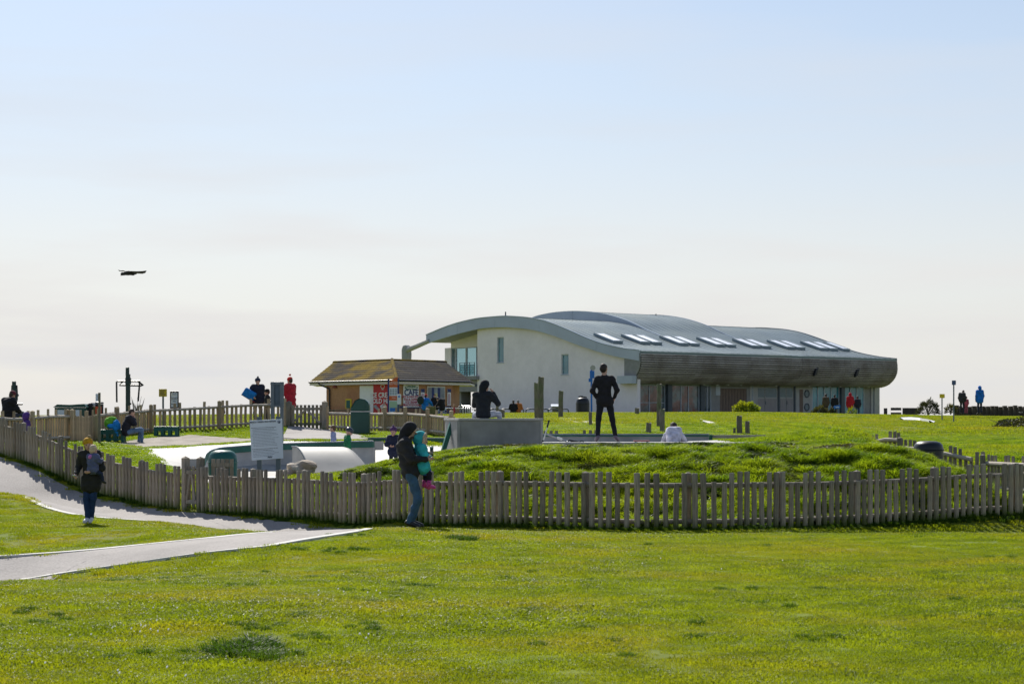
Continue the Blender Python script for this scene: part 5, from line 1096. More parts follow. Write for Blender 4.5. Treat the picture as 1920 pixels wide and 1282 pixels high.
J0 = dict(pelvis=(0,0,.95), waist=(0,.0,1.10), chest=(0,.0,1.28), neck=(0,-.005,1.46), head=(0,.02,1.615),
  shL=(-.175,0,1.42), elL=(-.225,-.02,1.14), haL=(-.225,.07,.90), shR=(.175,0,1.42), elR=(.225,-.02,1.14), haR=(.225,.07,.90),
  hipL=(-.09,0,.92), knL=(-.10,.02,.50), anL=(-.10,-.02,.10), toL=(-.12,.13,.04), hipR=(.09,0,.92), knR=(.10,.02,.50), anR=(.10,-.02,.10), toR=(.12,.13,.04))
M_skin = mat('skin', (.55,.33,.25), .6, .06, 6); cloth = lambda nm, c, r=.85, **k: mat('cloth_'+nm, c, r, .32, 9, bump=.5, **k)
def person(name_label, px, py, d, h=1.75, face=0, J=None, top=(.02,.02,.025), bottom=(.02,.02,.03), shoe=(.02,.02,.02), hair=(.05,.03,.02), hat=None, pom=None, hood=None, fur=None, scarf=None, coat=0, kid=0, vox=.018, skirt=None, bulk=1., wr=.009, group=None, root_z=None, grip=0, hairlong=0, cat='person', base=None, faceon=False, helmet=None, sleeves=True):
    j = {k: Vector(v) for k, v in J0.items()}
    for k, v in (J or {}).items(): j[k] = Vector(v)
    s = h/1.75; hs = 1+.42*kid; loc = base if base is not None else P(px, py, d); root = thing('person', loc, name_label, cat, group); M = Matrix.Rotation(R(face), 3, 'Z')
    def put(nm, prims, m, k=.03, wr_=0, vx=vox, extra=None, smooth=True):
        V, Fq = sdf_mesh(prims, vx, k, wr_); V = V*s
        if extra: n0 = len(V); V = np.vstack([V, np.array(extra.v)*s]); Fq = [tuple(q) for q in Fq]+[tuple(i+n0 for i in q) for q in extra.f]
        V = V @ np.array(M).T+np.array(loc); return mk(nm, V, Fq, m, root, smooth)
    hd = j['head']; nk = j['neck']; up = (hd-nk); up.normalize(); side = (j['shR']-j['shL']).normalized(); fw = up.cross(side).normalized()
    if 'look' in j: fw = (j['look']-hd); fw.normalize(); side = fw.cross(up).normalized(); fw = up.cross(side).normalized()
    hd = nk+(hd-nk)*(1+.2*kid); O = [list(r_) for r_ in Matrix((side, fw, up)).transposed()]
    hp = lambda x, y, z: tuple(hd+side*x*hs+fw*y*hs+up*z*hs)
    b = [('ell', hp(0,-.008,.02), (.076*hs,.095*hs,.10*hs), O), ('ell', hp(0,.022,-.055), (.055*hs,.068*hs,.07*hs), O), ('cap', hp(0,.088,.0), hp(0,.108,-.025), .009*hs, .015*hs), ('cap', hp(0,-.01,-.07), tuple(nk-up*.04), .052, .062),
         ('ell', hp(-.078,-.01,-.005), (.012,.02,.03), O), ('ell', hp(.078,-.01,-.005), (.012,.02,.03), O), ('cap', hp(-.02,.085,-.06), hp(.02,.085,-.06), .012, .012), ('cap', hp(0,.075,-.10), hp(0,.07,-.10), .02, .02)]
    sh = (j['shR']-j['shL']); hpv = (j['hipR']-j['hipL'])
    def torso(r, lo='pelvis'):
        out = [('cap', tuple(j['shL']-(j['shL']-j['shR'])*.12), tuple(j['shR']+(j['shL']-j['shR'])*.12), .07*r, .07*r)]
        for e in (-.28, 0, .28): out += [('cap', tuple(j['chest']+sh*e*.8+Vector((0,0,.05))), tuple(j['waist']+sh*e*.55), .098*r, .088*r), ('cap', tuple(j['waist']+sh*e*.55), tuple(j[lo]+hpv*e*1.1), .088*r, .098*r)]
        return out
    b += torso(.93)
    hands = G()
    for q in 'LR':
        S_, E_, H_ = j['sh'+q], j['el'+q], j['ha'+q]; b += [('cap', tuple(S_), tuple(E_), .046, .036), ('cap', tuple(E_), tuple(H_), .037, .024)]
        dr = (H_-E_).normalized(); pal = H_+dr*.05; b.append(('cap', tuple(H_), tuple(pal), .026, .030))
        inn = (j['chest']-H_); inn -= dr*inn.dot(dr); inn.normalize(); sd = dr.cross(inn).normalized(); curl = .9 if grip else .35
        for i, ln in enumerate((.062,.072,.068,.052)):
            o = pal+sd*(.024-.016*i)+dr*.015; m1 = o+dr*ln*.5*math.cos(curl*.4)+inn*ln*.5*math.sin(curl*.4); m2 = m1+dr*ln*.45*math.cos(curl*1.3)+inn*ln*.45*math.sin(curl*1.3); hands.tube([o-dr*.02, m1, m2], [.010,.0095,.007], 6)
        o = H_+dr*.02+sd*.02; hands.tube([o, o+sd*.03+dr*.02+inn*.012, o+sd*.035+dr*.05+inn*.03], [.012,.010,.008], 6)
        K_, A_, T_ = j['kn'+q], j['an'+q], j['to'+q]; b += [('cap', tuple(j['hip'+q]), tuple(K_), .075, .05), ('cap', tuple(K_), tuple(A_), .048, .034), ('cap', tuple(A_), tuple(T_), .036, .026)]
    put('body', b, M_skin, .022, 0, vox*.85, hands)
    r = 1.10*bulk; tp = torso(r, 'pelvis')
    if coat:
        for q in 'LR':
            e = j['hip'+q].lerp(j['kn'+q], coat); tp.append(('cap', tuple(j['hip'+q]*.9+j['pelvis']*.1), tuple(e*.96+(j['hipL']+j['hipR'])*.02), .108*r, .112*r))
        m_ = (j['hipL']+j['hipR'])/2; e = (j['knL']+j['knR'])/2; tp.append(('cap', tuple(m_), tuple(m_.lerp(e, coat)), .11*r, .115*r))
    for q in 'LR':
        S_, E_, H_ = j['sh'+q], j['el'+q], j['ha'+q]; e2 = H_-(H_-E_).normalized()*.03
        tp += [('cap', tuple(S_), tuple(E_), .066*r, .053*r), ('cap', tuple(E_), tuple(e2), .053*r, .040*r)]
    tp.append(('cap', tuple(nk-up*.03), tuple(nk+up*.012), .072*r**.5, .064))
    tc_ = cloth(f't{round(sum(top)*1e4)}_{round(top[0]*1e3)}', top); put('jacket', tp, tc_, .04 if bulk < 1.2 else .07, wr)
    bt = []
    for q in 'LR': A2 = j['an'+q].lerp(j['kn'+q], .04); bt += [('cap', tuple(j['pelvis']*.35+j['hip'+q]*.65+Vector((0,0,.01))), tuple(j['hip'+q]), .10, .092), ('cap', tuple(j['hip'+q]), tuple(j['kn'+q]), .09, .064), ('cap', tuple(j['kn'+q]), tuple(A2), .062, .05)]
    put('trousers', bt, cloth(f'b{round(sum(bottom)*1e4)}_{round(bottom[0]*1e3)}', bottom), .025, wr*.7)
    for q in 'LR':
        A_, T_ = j['an'+q], j['to'+q]; hv = A_-(T_-A_)*.25; put('shoe', [('cap', tuple(A_+Vector((0,0,.005))), tuple(T_+Vector((0,0,.01))), .048, .036), ('cap', tuple(hv), tuple(T_), .034, .038)], mat(f'shoe{round(sum(shoe)*1e4)}', shoe, .5, .1, 8), .03, 0, .014)
    if hair and not hood:
        hh = [('ell', hp(0,-.022,.038), (.084*hs,.098*hs,.096*hs), O), ('ell', hp(0,-.055,-.01), (.07*hs,.055*hs,.08*hs), O)]
        if hairlong: hh += [('cap', hp(-.045,-.05,-.02), hp(-.055,-.05,-.14-hairlong), .045, .03), ('cap', hp(.045,-.05,-.02), hp(.055,-.05,-.14-hairlong), .045, .03), ('cap', hp(0,-.07,0), hp(0,-.08,-.16-hairlong), .05, .035)]
        hh.append(('sub', hp(0,.115,-.045), (.07*hs,.08*hs,.085*hs), O)); put('hair', hh, mat(f'hair{round(sum(hair)*1e4)}', hair, .65, .35, 30, bump=.5), .03, .004)
    if hat: put('hat', [('ell', hp(0,-.012,.062), (.092*hs,.105*hs,.082*hs), O), ('cap', hp(-.05,-.01,.04), hp(.05,-.01,.04), .055*hs, .055*hs), ('sub', hp(0,.12,-.05), (.09*hs,.09*hs,.085*hs), O), ('sub', hp(0,0,-.14), (.3,.3,.15), O)], cloth(f'h{round(sum(hat)*1e4)}', hat), .03, .003)
    if helmet: 
        put('helmet', [('ell', hp(0,-.01,.055), (.102*hs,.125*hs,.088*hs), O), ('sub', hp(0,0,-.16), (.3,.3,.175), O)], mat('helmet_shell', helmet, .3, .1, 5), .02)
    if pom: put('pompom', [('ell', hp(*pom[1]), (.042,.042,.042), None)], cloth(f'p{round(sum(pom[0])*1e4)}', pom[0]), .02, .008)
    if hood: 
        hdp = [('ell', hp(0,-.025,.025), (.112*hs,.130*hs,.138*hs), O), ('cap', hp(0,-.08,-.04), tuple(nk-fw*.05), .085, .08), ('sub', hp(0,.20,-.03), (.2,.20*hs,.26), O), ('sub', hp(0,.02,-.0), (.080*hs,.115*hs,.106*hs), O)]
        if hood is True: hood = top
        put('hood', hdp, cloth(f'o{round(sum(hood)*1e4)}', hood), .03, .003)
    if fur:
        ring = [hp(.095*math.cos(t), .055, .12*math.sin(t)-.005) for t in np.linspace(0, 2*math.pi, 13)[:-1]]
        put('fur_trim', [('cap', a, b_, .032, .032) for a, b_ in zip(ring, ring[1:]+ring[:1])], mat('fur', fur, .95, .4, 40, bump=.8), .02, .010, .014)
    if scarf: put('scarf', [('cap', tuple(nk+side*.05+fw*.02), tuple(nk-side*.05+fw*.02), .068+.03*kid, .068+.03*kid), ('cap', tuple(nk-fw*(.04+.06*kid)-up*.05*kid), tuple(nk+fw*.05), .066+.02*kid, .06)], cloth(f's{round(sum(scarf)*1e4)}', scarf), .03, .005)
    if skirt: put('skirt', [('cap', tuple(j['pelvis']), tuple((j['knL']+j['knR'])*.5*.55+j['pelvis']*.45), .13, .155)], cloth(f'k{round(sum(skirt)*1e4)}', skirt), .03, .008)
    if faceon:
        for sx in (-1, 1):
            c = Vector(hp(.03*sx, .083, .012)); g = G(); k_ = 8
            rg = [c+side*.013*math.cos(t)+up*.008*math.sin(t)+fw*.006 for t in np.linspace(0, 2*math.pi, 9)[:-1]]; g.add([*rg, c+fw*.011], [(i, (i+1) % 8, 8) for i in range(8)]); V = np.array(g.v)*s @ np.array(M).T+np.array(loc); mk('eye', V, g.f, M_dark, root)
        c = [Vector(hp(.022*t, .096-.004*abs(t), -.058)) for t in (-1, 0, 1)]; g = G().tube(c, .005, 6); mk('mouth', np.array(g.v)*s @ np.array(M).T+np.array(loc), g.f, mat('lips', (.35,.12,.10), .5, .05, 5), root)
    root['h'] = h; del root['h']
    T = lambda q: Vector(M @ (Vector(q)*s))+loc
    return root, T, hp, (side, fw, up), s, M
LVX = .0125
BLK = (.018,.018,.021)
# --- man with the hood, holding a child (faces right)
d = 31.0; base = at(771, d); base.z = EYE-(991-HY)*d/F
man, T, hp, ax_, s, M = person('man in black hooded jacket and blue jeans leaning back, a child in his arms', 0, 0, d, 1.76, -82, dict(
  pelvis=(0,.0,.93), waist=(0,-.05,1.09), chest=(0,-.10,1.27), neck=(0,-.10,1.455), head=(0,-.015,1.605), look=(-.1,.7,1.80), shL=(-.17,-.10,1.41), shR=(.17,-.12,1.41),
  elL=(-.25,.03,1.17), haL=(-.12,.29,1.24), elR=(.24,-.02,1.16), haR=(.14,.24,1.15), hipL=(-.09,.01,.90), hipR=(.09,-.02,.90), knL=(-.11,.13,.50), knR=(.12,.10,.50), anL=(-.10,.02,.10), toL=(-.12,.18,.04), anR=(.12,-.05,.10), toR=(.14,.10,.04)),
  top=BLK, bottom=(.035,.085,.15), shoe=(.012,.012,.014), hood=(.012,.012,.015), vox=LVX, bulk=1.2, wr=.012, grip=1, base=base, hair=None)
side, fw, up = ax_
g = G()
for sx in (-1, 1):
    c = Vector(hp(.034*sx, .095, .016)); rg = [c+side*.028*math.cos(t)+up*.020*math.sin(t) for t in np.linspace(0, 2*math.pi, 13)[:-1]]; g.prism(rg, fw*.006)
g.tube([Vector(hp(-.03,.10,.02)), Vector(hp(.03,.10,.02))], .003, 6)
for sx in (-1, 1): g.tube([Vector(hp(.062*sx, .09, .022)), Vector(hp(.08*sx, .0, .018))], .004, 6)
mk('sunglasses', np.array(g.v)*s @ np.array(M).T+np.array(base), g.f, mat('orange_lens', (.30,.09,.01), .15, .1, 5), man)
put_b = [('ell', hp(0,.055,-.075), (.058,.055,.045), None)]
V, Fq = sdf_mesh(put_b, .012, .02, .003); mk('beard', V*s @ np.array(M).T+np.array(base), Fq, mat('beard_hair', (.09,.055,.035), .8, .3, 20), man, True)
cn = T((-.115,.35,1.21)); cup = thing('drink_can', cn, 'slim silver and dark green can held up in the man\'s hand', 'can')
G().tube([cn+Vector((0,0,-.02)), cn+Vector((0,0,.12))], .031, 16).obj('body', mat('can_green', (.03,.07,.05), .3, .2, 8, metal=.3), cup, True); G().tube([cn+Vector((0,0,.12)), cn+Vector((0,0,.135)), cn+Vector((0,0,.15))], [.033,.033,.024], 16).obj('lid', M_chrome, cup, True)
# child on his arm
cb = T((-.02,.17,.64)); 
ch, T2, hp2, ax2, s2, M2 = person('small child in turquoise coat and pink boots carried on the man\'s arm', 0, 0, d, 1.17, -72, dict(
  pelvis=(0,.0,.62), waist=(0,-.01,.76), chest=(0,-.02,.93), neck=(0,-.02,1.06), head=(0,.0,1.21), look=(.3,.6,1.18), shL=(-.15,-.02,1.04), shR=(.15,-.02,1.04), elL=(-.20,.02,.86), haL=(-.13,.17,.83), elR=(.2,.0,.86), haR=(.12,.20,.80),
  hipL=(-.08,.02,.58), hipR=(.08,.02,.58), knL=(-.10,.14,.38), knR=(.10,.18,.40), anL=(-.10,.10,.10), anR=(.10,.17,.10), toL=(-.11,.23,.04), toR=(.11,.30,.06)),
  top=(.03,.38,.42), bottom=(.01,.01,.02), shoe=(.50,.05,.25), hood=(.03,.38,.42), fur=(.55,.42,.30), vox=LVX, bulk=1.42, kid=1, coat=.05, skirt=(.02,.08,.33), base=cb, hair=None, wr=.006)
for o in list(ch.children):
    if o.name.startswith('shoe'): o.name = 'boot'
for q in 'LR':
    sx = -1 if q == 'L' else 1; a = T2((sx*.10, .10 if sx < 0 else .17, .09)); b_ = T2((sx*.10, .115 if sx < 0 else .175, .24)); G().tube([a, b_], [.035,.04], 12).obj('boot_shaft', MATS['shoe'+str(round(.8*1e4))], ch, True)
# --- woman in the yellow hat
d = 35.9; base = at(171, d); base.z = EYE-(981-HY)*d/F
wo_, T, hp, ax_, s, M = person('woman in a mustard bobble hat standing on the grass with a toddler on her hip', 0, 0, d, 1.66, 174, dict(
  pelvis=(-.02,0,.95), waist=(-.0,0,1.10), chest=(.02,0,1.28), neck=(.04,.0,1.45), head=(.055,.03,1.60), look=(-.12,.6,1.50), shL=(-.13,0,1.41), shR=(.21,0,1.40),
  elL=(-.24,.05,1.12), haL=(-.06,.24,1.06), elR=(.27,-.02,1.14), haR=(.25,.20,.98), hipL=(-.09,0,.92), hipR=(.08,0,.92), knL=(-.05,.03,.50), knR=(.09,.04,.50), anL=(.005,-.03,.10), toL=(-.01,.11,.04), anR=(.055,.06,.09), toR=(.07,.19,.04)),
  top=(.018,.018,.015), bottom=(.008,.03,.09), shoe=(.62,.60,.62), hair=(.25,.14,.07), hat=(.50,.27,.01), pom=((.25,.19,.11), (-.045,-.06,.15)), coat=.42, vox=LVX, bulk=1.1, wr=.006, hairlong=.02, base=base, faceon=True, grip=1)
q = T((.25,.27,.97)); ph = thing('phone', q, 'phone in the right hand of the woman in the mustard hat', 'phone'); bevel(G().obox(q, M @ Vector((.035,0,0)), M @ Vector((0,.05,.02)), M @ Vector((0,-.002,.005))).obj('case', M_sign, ph), .003)
q0, q1 = T((.262,.10,1.055)), T((.255,.15,1.02)); G().tube([q0, q1], [.05,.047], 12).obj('cuff', M_sign, wo_, True)
cb = T((-.10,.19,.72))
person('blond toddler in a navy coat with a pink collar on the woman\'s hip', 0, 0, d, 1.0, -28, dict(
  pelvis=(0,0,.62), waist=(0,0,.76), chest=(0,.0,.95), neck=(0,.0,1.08), head=(0,.03,1.24), shL=(-.15,0,1.06), shR=(.15,0,1.06), elL=(-.22,.08,.90), haL=(-.16,.22,.92), elR=(.22,.08,.90), haR=(.18,.24,.95),
  hipL=(-.10,.0,.58), hipR=(.10,.0,.58), knL=(-.20,.18,.50), knR=(.18,.20,.48), anL=(-.24,.22,.22), anR=(.22,.26,.22), toL=(-.24,.32,.18), toR=(.22,.36,.18)),
  top=(.085,.10,.19), bottom=(.01,.02,.05), hair=(.55,.42,.28), kid=1, vox=LVX, bulk=1.35, base=cb, hairlong=.0, wr=.01, scarf=(.50,.16,.42))
# --- standing man in black
d = 44.0; base = P(1135, 828, d)
person('slim man in black standing on the rim with hands on his hips, seen from behind', 0, 0, d, 1.83, 0, dict(
  pelvis=(-.02,0,.95), waist=(-.02,0,1.10), chest=(-.02,.0,1.29), neck=(-.02,-.0,1.475), head=(-.03,.03,1.63), look=(.3,.7,1.55), shL=(-.19,0,1.41), shR=(.155,0,1.42), elL=(-.295,-.06,1.14), haL=(-.175,.06,.97), elR=(.26,-.06,1.16), haR=(.20,.05,.98),
  hipL=(-.10,0,.92), hipR=(.08,0,.92), knL=(-.155,.01,.50), knR=(.16,.01,.50), anL=(-.17,-.02,.10), toL=(-.20,.12,.04), anR=(.23,-.02,.10), toR=(.29,.12,.04)),
  top=(.017,.015,.019), bottom=(.012,.013,.019), shoe=(.14,.11,.16), hair=(.025,.016,.013), vox=.0125, base=base, wr=.005, coat=.06, bulk=.93)
# --- hooded person sitting on the block
SEAT = dict(pelvis=(0,0,.10), waist=(0,.0,.26), chest=(0,.03,.44), neck=(0,.05,.61), head=(0,.09,.76), hipL=(-.10,.05,.10), hipR=(.10,.05,.10), knL=(-.16,.46,.12), knR=(.14,.46,.12), anL=(-.16,.46,-.32), anR=(.14,.46,-.32), toL=(-.17,.58,-.38), toR=(.15,.58,-.38), shL=(-.18,.03,.57), shR=(.18,.03,.57), elL=(-.25,.12,.32), haL=(-.15,.34,.24), elR=(.25,.12,.32), haR=(.15,.34,.24))
def seat(**k): q = dict(SEAT); q.update(k); return q
base = P(906, 785, 45.6); base.z = 1.712
person('person in a black hooded top and pale trousers sitting on the concrete block, back turned', 0, 0, 45.6, 1.78, -14, seat(shL=(-.19,.0,.55), shR=(.16,.02,.57), elR=(.33,.12,.36), haR=(.20,.16,.62), elL=(-.24,.10,.32), haL=(-.12,.30,.28), knL=(-.30,.35,.10), anL=(-.36,.30,-.28), toL=(-.40,.42,-.30), knR=(.30,.36,.10), anR=(.36,.36,-.28), toR=(.40,.46,-.3), head=(.03,.08,.765), look=(.4,.6,.72)),
  top=(.014,.017,.023), bottom=(.38,.40,.46), shoe=(.45,.2,.14), hood=(.009,.012,.017), hair=None, vox=.0125, base=base, bulk=1.15, grip=1, wr=.006)
# --- bent person in white
base = P(1264, 841, 44.6)
person('person in a white top crouching on the rim with a bowed dark head, back turned', 0, 0, 44.6, 1.75, 10, dict(
  pelvis=(-.05,-.12,.12), waist=(-.04,-.10,.26), chest=(-.0,.02,.36), neck=(.03,.13,.40), head=(.04,.20,.50), look=(.1,.9,.3), shL=(-.17,.10,.30), shR=(.20,.08,.31), elL=(-.24,.16,.10), haL=(-.14,.34,.0), elR=(.33,.12,.10), haR=(.38,.20,-.06),
  hipL=(-.13,-.10,.08), hipR=(.06,-.10,.08), knL=(-.2,.25,.12), knR=(.15,.28,.12), anL=(-.2,.22,-.2), anR=(.15,.25,-.2), toL=(-.2,.36,-.24), toR=(.15,.38,-.24)),
  top=(.62,.60,.70), bottom=(.06,.045,.05), hair=(.03,.018,.018), vox=.014, base=base, bulk=1.1, wr=.007)
# --- children in the bowl
person('child in navy with a purple bobble hat standing in the bowl beyond the bank', 738, 893, 47.5, 1.22, 165, dict(elL=(-.25,.08,1.17), haL=(-.08,.16,1.12), elR=(.25,.08,1.17), haR=(.08,.16,1.12)), top=(.015,.02,.05), bottom=(.012,.018,.04), hat=(.09,.035,.12), pom=((.16,.10,.18), (0,-.01,.16)), kid=.8, vox=.016, bulk=1.2, coat=.1, faceon=True, hair=(.06,.03,.02))
person('boy with short brown hair, only head and shoulders above the ramp', 625, 870, 55.5, 1.12, 80, dict(), top=(.30,.34,.55), bottom=(.05,.05,.08), hair=(.11,.06,.03), kid=.8, vox=.016)
person('child in a green jacket and dark cycle helmet looking down behind the ramp', 651.5, 890, 52.4, 1.3, -70, dict(head=(0,.06,1.60), look=(0,.8,1.2)), top=(.01,.15,.06), bottom=(.02,.02,.04), helmet=(.03,.04,.06), hair=None, kid=.6, vox=.016, bulk=1.15)
# --- left side
base = P(236, 815, 60.3)
person('seated woman in a dark jacket and blue jeans, head turned to the right', 0, 0, 60.3, 1.68, -70, seat(neck=(0,.12,.60), head=(0,.20,.74), chest=(0,.10,.44), shL=(-.17,.10,.56), shR=(.17,.10,.56), elL=(-.2,.26,.38), haL=(-.06,.26,.56), elR=(.2,.26,.38), haR=(.06,.28,.56), knL=(-.1,.50,.20), knR=(.1,.52,.18), anL=(-.1,.44,-.26), anR=(.1,.52,-.28), toL=(-.1,.56,-.33), toR=(.1,.66,-.34)),
  top=(.015,.016,.025), bottom=(.10,.17,.28), shoe=(.3,.3,.33), hair=(.06,.04,.03), vox=.016, bulk=1.2, base=base)
def lump(name, px, py, d, r, m, label, cat, parts=()):
    c = P(px, py, d); root = thing(name, c-Vector((0,0,r[2])), label, cat); V, Fq = sdf_mesh([('ell', c, r), *[('ell', c+Vector(o), rr_) for o, rr_ in parts]], .022, .04, .012); mk('shell', V, Fq, m, root, True); return root
b_ = lump('coat', 206, 792.5, 60.6, (.19,.14,.2), cloth('lime', (.16,.45,.03)), 'lime green coat with a pale collar heaped on the bench behind the seated woman', 'coat', [((.12,0,.14), (.12,.1,.06))]); 
lump('coat', 218.5, 800, 60.4, (.13,.12,.24), cloth('azure', (.01,.22,.60)), 'bright blue coat hanging down between the lime heap and the seated woman', 'coat', [((-.17,0,.02), (.14,.1,.08)), ((.02,0,-.2), (.09,.08,.12))])
person('child in a purple coat with pale fur hood between the two fences', 50, 854, 51.0, 1.12, -60, dict(), top=(.08,.035,.20), bottom=(.02,.08,.16), hood=(.10,.04,.24), fur=(.55,.44,.28), kid=.9, vox=.016, bulk=1.3, hair=None)
base = P(15, 787, 57.5)
person('person in black with dark red hat sitting hunched at the left edge', 0, 0, 57.5, 1.8, -35, seat(neck=(0,.10,.60), head=(0,.17,.74), knL=(-.1,.44,.18), knR=(.1,.46,.2), anR=(.1,.46,-.26), anL=(-.1,.44,-.28)), top=(.010,.010,.014), bottom=(.03,.045,.08), hat=(.12,.02,.03), vox=.018, bulk=1.35, base=base)
b0 = at(15, 57.7); sp = thing('stool', b0, 'low dark seat under the hunched person at the left edge', 'seat'); G().box((b0.x-.3, 57.5, b0.z), (b0.x+.3, 57.9, base.z+.01)).obj('seat_block', M_dkgreen, sp)
person('small child partly hidden behind the tan fence, dark hair', 416, 806, 70, 1.0, 60, dict(), top=(.12,.07,.07), bottom=(.02,.02,.04), hair=(.03,.02,.015), kid=1, vox=.02)
base = at(483, 68.3)
person('walker in navy with a grey bobble hat, carrying a blue bag under one arm', 484, 0, 0, 1.78, -160, dict(elR=(.32,.02,1.18), haR=(.20,.20,1.05), knL=(-.10,.10,.5), anL=(-.10,.12,.1)), top=(.012,.016,.035), bottom=(.012,.015,.03), hat=(.025,.03,.06), pom=((.10,.10,.12), (0,-.01,.16)), vox=.018, bulk=1.25, base=base, coat=.05)
bk_ = P(467.5, 739, 68.1); bg_ = thing('bag', bk_, 'bright blue bodyboard bag with a red edge under the walker\'s arm', 'bag'); bevel(G().obox(bk_, (.20,0,-.12), (0,.12,0), (.09,0,.14)).obj('shell', cloth('bagblue', (.005,.16,.48)), bg_), .05, 3); bevel(G().obox(bk_+Vector((-.04,-.0,-.15)), (.24,0,-.15), (0,.1,0), (.012,0,.02)).obj('edge', cloth('bagred', (.20,.03,.04)), bg_), .02)
person('child in black with a dark hat, half hidden behind the blue-grey signboard', 502, 0, 0, 1.32, 100, dict(), top=(.015,.018,.022), bottom=(.02,.02,.03), hat=(.012,.012,.014), kid=.6, vox=.02, bulk=1.2, base=at(501.5, 67.6))
base = at(544, 66.9)
person('person in a long red coat and red pointed bobble hat at the wide gate', 0, 0, 0, 1.78, 55, dict(elL=(-.22,.14,1.15), haL=(-.12,.22,1.28), elR=(.24,.05,1.16), haR=(.2,.2,1.05)), top=(.42,.015,.03), bottom=(.20,.05,.06), hat=(.50,.025,.02), pom=((.55,.05,.03), (0,-.05,.20)), scarf=(.42,.02,.03), vox=.018, bulk=1.25, base=base, coat=.35, shoe=(.015,.02,.03))
# --- people by the cafe and the pavilion
def far(label, px, d, h, face, **k): person(label, 0, 0, 0, h, face, k.pop('J', dict()), vox=k.pop('vox', .028), base=k.pop('base', at(px, d)), wr=.004, **k)
far('person in a bright blue jacket with a dark backpack at the cafe table', 797, 107.3, 1.75, -30, base=P(797, 768, 107.3), J=seat(elR=(.22,.25,.40), haR=(.2,.46,.22)), top=(.005,.16,.55), bottom=(.02,.03,.08), hat=(.005,.12,.42), bulk=1.3)
c = P(788.5, 750, 107.0); root = thing('backpack', c, 'dark green backpack worn by the person in the bright blue jacket', 'backpack'); V, Fq = sdf_mesh([('ell', c, (.2,.14,.26))], .03, .03, .01); mk('shell', V, Fq, cloth('pack', (.02,.035,.03)), root, True)
far('dark figure sitting at the hatch end of the cafe table', 829, 109, 1.7, 60, base=P(829, 768, 109), J=seat(neck=(0,.2,.55), head=(0,.3,.62)), top=(.01,.01,.013), bottom=(.02,.02,.03), bulk=1.35)
far('person in black standing inside the cafe hatch', 814, 114.6, 1.5, 180, top=(.015,.015,.02), base=P(815, 785, 113.2), hair=(.05,.03,.02))
far('toddler in a red coat by the galvanised rail', 852, 106, .75, 90, base=P(851.5, 784, 106), top=(.42,.02,.05), bottom=(.42,.02,.05), hair=(.35,.2,.1), kid=1, vox=.02)
far('left one of the pair sitting by the hoops, in black', 963, 117, 1.65, 0, base=P(962.5, 775, 117), J=seat(), top=(.01,.01,.014), bottom=(.02,.02,.03), hair=(.06,.04,.03), bulk=1.2)
far('right one of the pair sitting by the hoops, with an orange sleeve and grey hair', 971, 117.2, 1.68, 0, base=P(971.5, 775, 117.2), J=seat(), top=(.45,.14,.03), bottom=(.05,.02,.04), hair=(.25,.22,.20), bulk=1.2)
far('person in a brown coat outside the teal windows', 1548.5, 133, 1.75, 20, base=P(1548.5, 784, 133), top=(.07,.05,.03), bottom=(.02,.02,.03), hair=(.03,.02,.02), bulk=1.2)
far('person in a black coat between the brown and the red coats', 1565, 133.5, 1.70, -20, base=P(1565, 784, 133.5), top=(.01,.01,.014), bottom=(.012,.014,.02), hair=(.03,.02,.02), bulk=1.2)
far('person in a red hooded coat in front of the teal windows', 1594, 134, 1.84, 15, base=P(1594, 784.5, 134), top=(.42,.01,.02), bottom=(.02,.02,.03), hood=(.42,.01,.02), hair=None, bulk=1.3, coat=.2)
far('shorter person in dark blue right of the red coat', 1607.5, 134.5, 1.62, 10, base=P(1608, 784.5, 134.5), top=(.015,.02,.035), bottom=(.02,.05,.13), hair=(.02,.02,.02), bulk=1.2)
far('stooping walker in dark clothes left of the child in pink', 1804, 118, 1.6, -40, base=P(1804, 777, 118), J=dict(neck=(0,.10,1.42), head=(0,.18,1.56)), top=(.03,.03,.035), bottom=(.02,.02,.03), hair=(.08,.06,.05), bulk=1.25)
far('child in a pink coat between the dark walker and the one in blue', 1811.5, 118, 1.12, 10, base=P(1811.5, 777, 118), top=(.42,.07,.12), bottom=(.35,.07,.12), hair=(.2,.1,.06), kid=.8, bulk=1.2)
far('walker in a bright blue jacket at the far right', 1837, 118, 1.8, 15, base=P(1837, 777, 118), top=(.005,.13,.50), bottom=(.015,.02,.04), hood=(.005,.13,.5), hair=None, bulk=1.25, coat=.2)
# ------------------------------------------------------------------ crow in flight
d = 50; c = P(238, 511, d); bird = thing('crow', c, 'black crow gliding in the sky with wings spread', 'bird'); M_crow = mat('crow_feathers', (.018,.016,.017), .55, .3, 20, bump=.3)
px_ = lambda x, y, k=0: P(x, y, d+k)
V, Fq = sdf_mesh([('cap', px_(230.5,513.5), px_(240,511.8), .042, .06), ('cap', px_(240,511.8), px_(250,514,.0), .06, .035), ('ell', px_(230,513.2), (.055,.042,.042)), ('cap', px_(228,514), px_(226.3,517.5), .018, .006), ('cap', px_(249,514), px_(255.5,513,.08), .03, .02)], .012, .025)
mk('body', V, Fq, M_crow, bird, True)
def wing(name, pts_a, pts_b):
    n = len(pts_a); v = [*pts_a, *pts_b, *[p-Vector((0,0,.012)) for p in pts_a], *[p-Vector((0,0,.012)) for p in pts_b]]; f = [(i, i+1, n+i+1, n+i) for i in range(n-1)]+[(2*n+i, 3*n+i, 3*n+i+1, 2*n+i+1) for i in range(n-1)]+[(0,n,3*n,2*n),(n-1,3*n-1,4*n-1,2*n-1)]+[(i,2*n+i,2*n+i+1,i+1) for i in range(n-1)]+[(n+i,n+i+1,3*n+i+1,3*n+i) for i in range(n-1)]
    return mk(name, v, f, M_crow, bird, True)
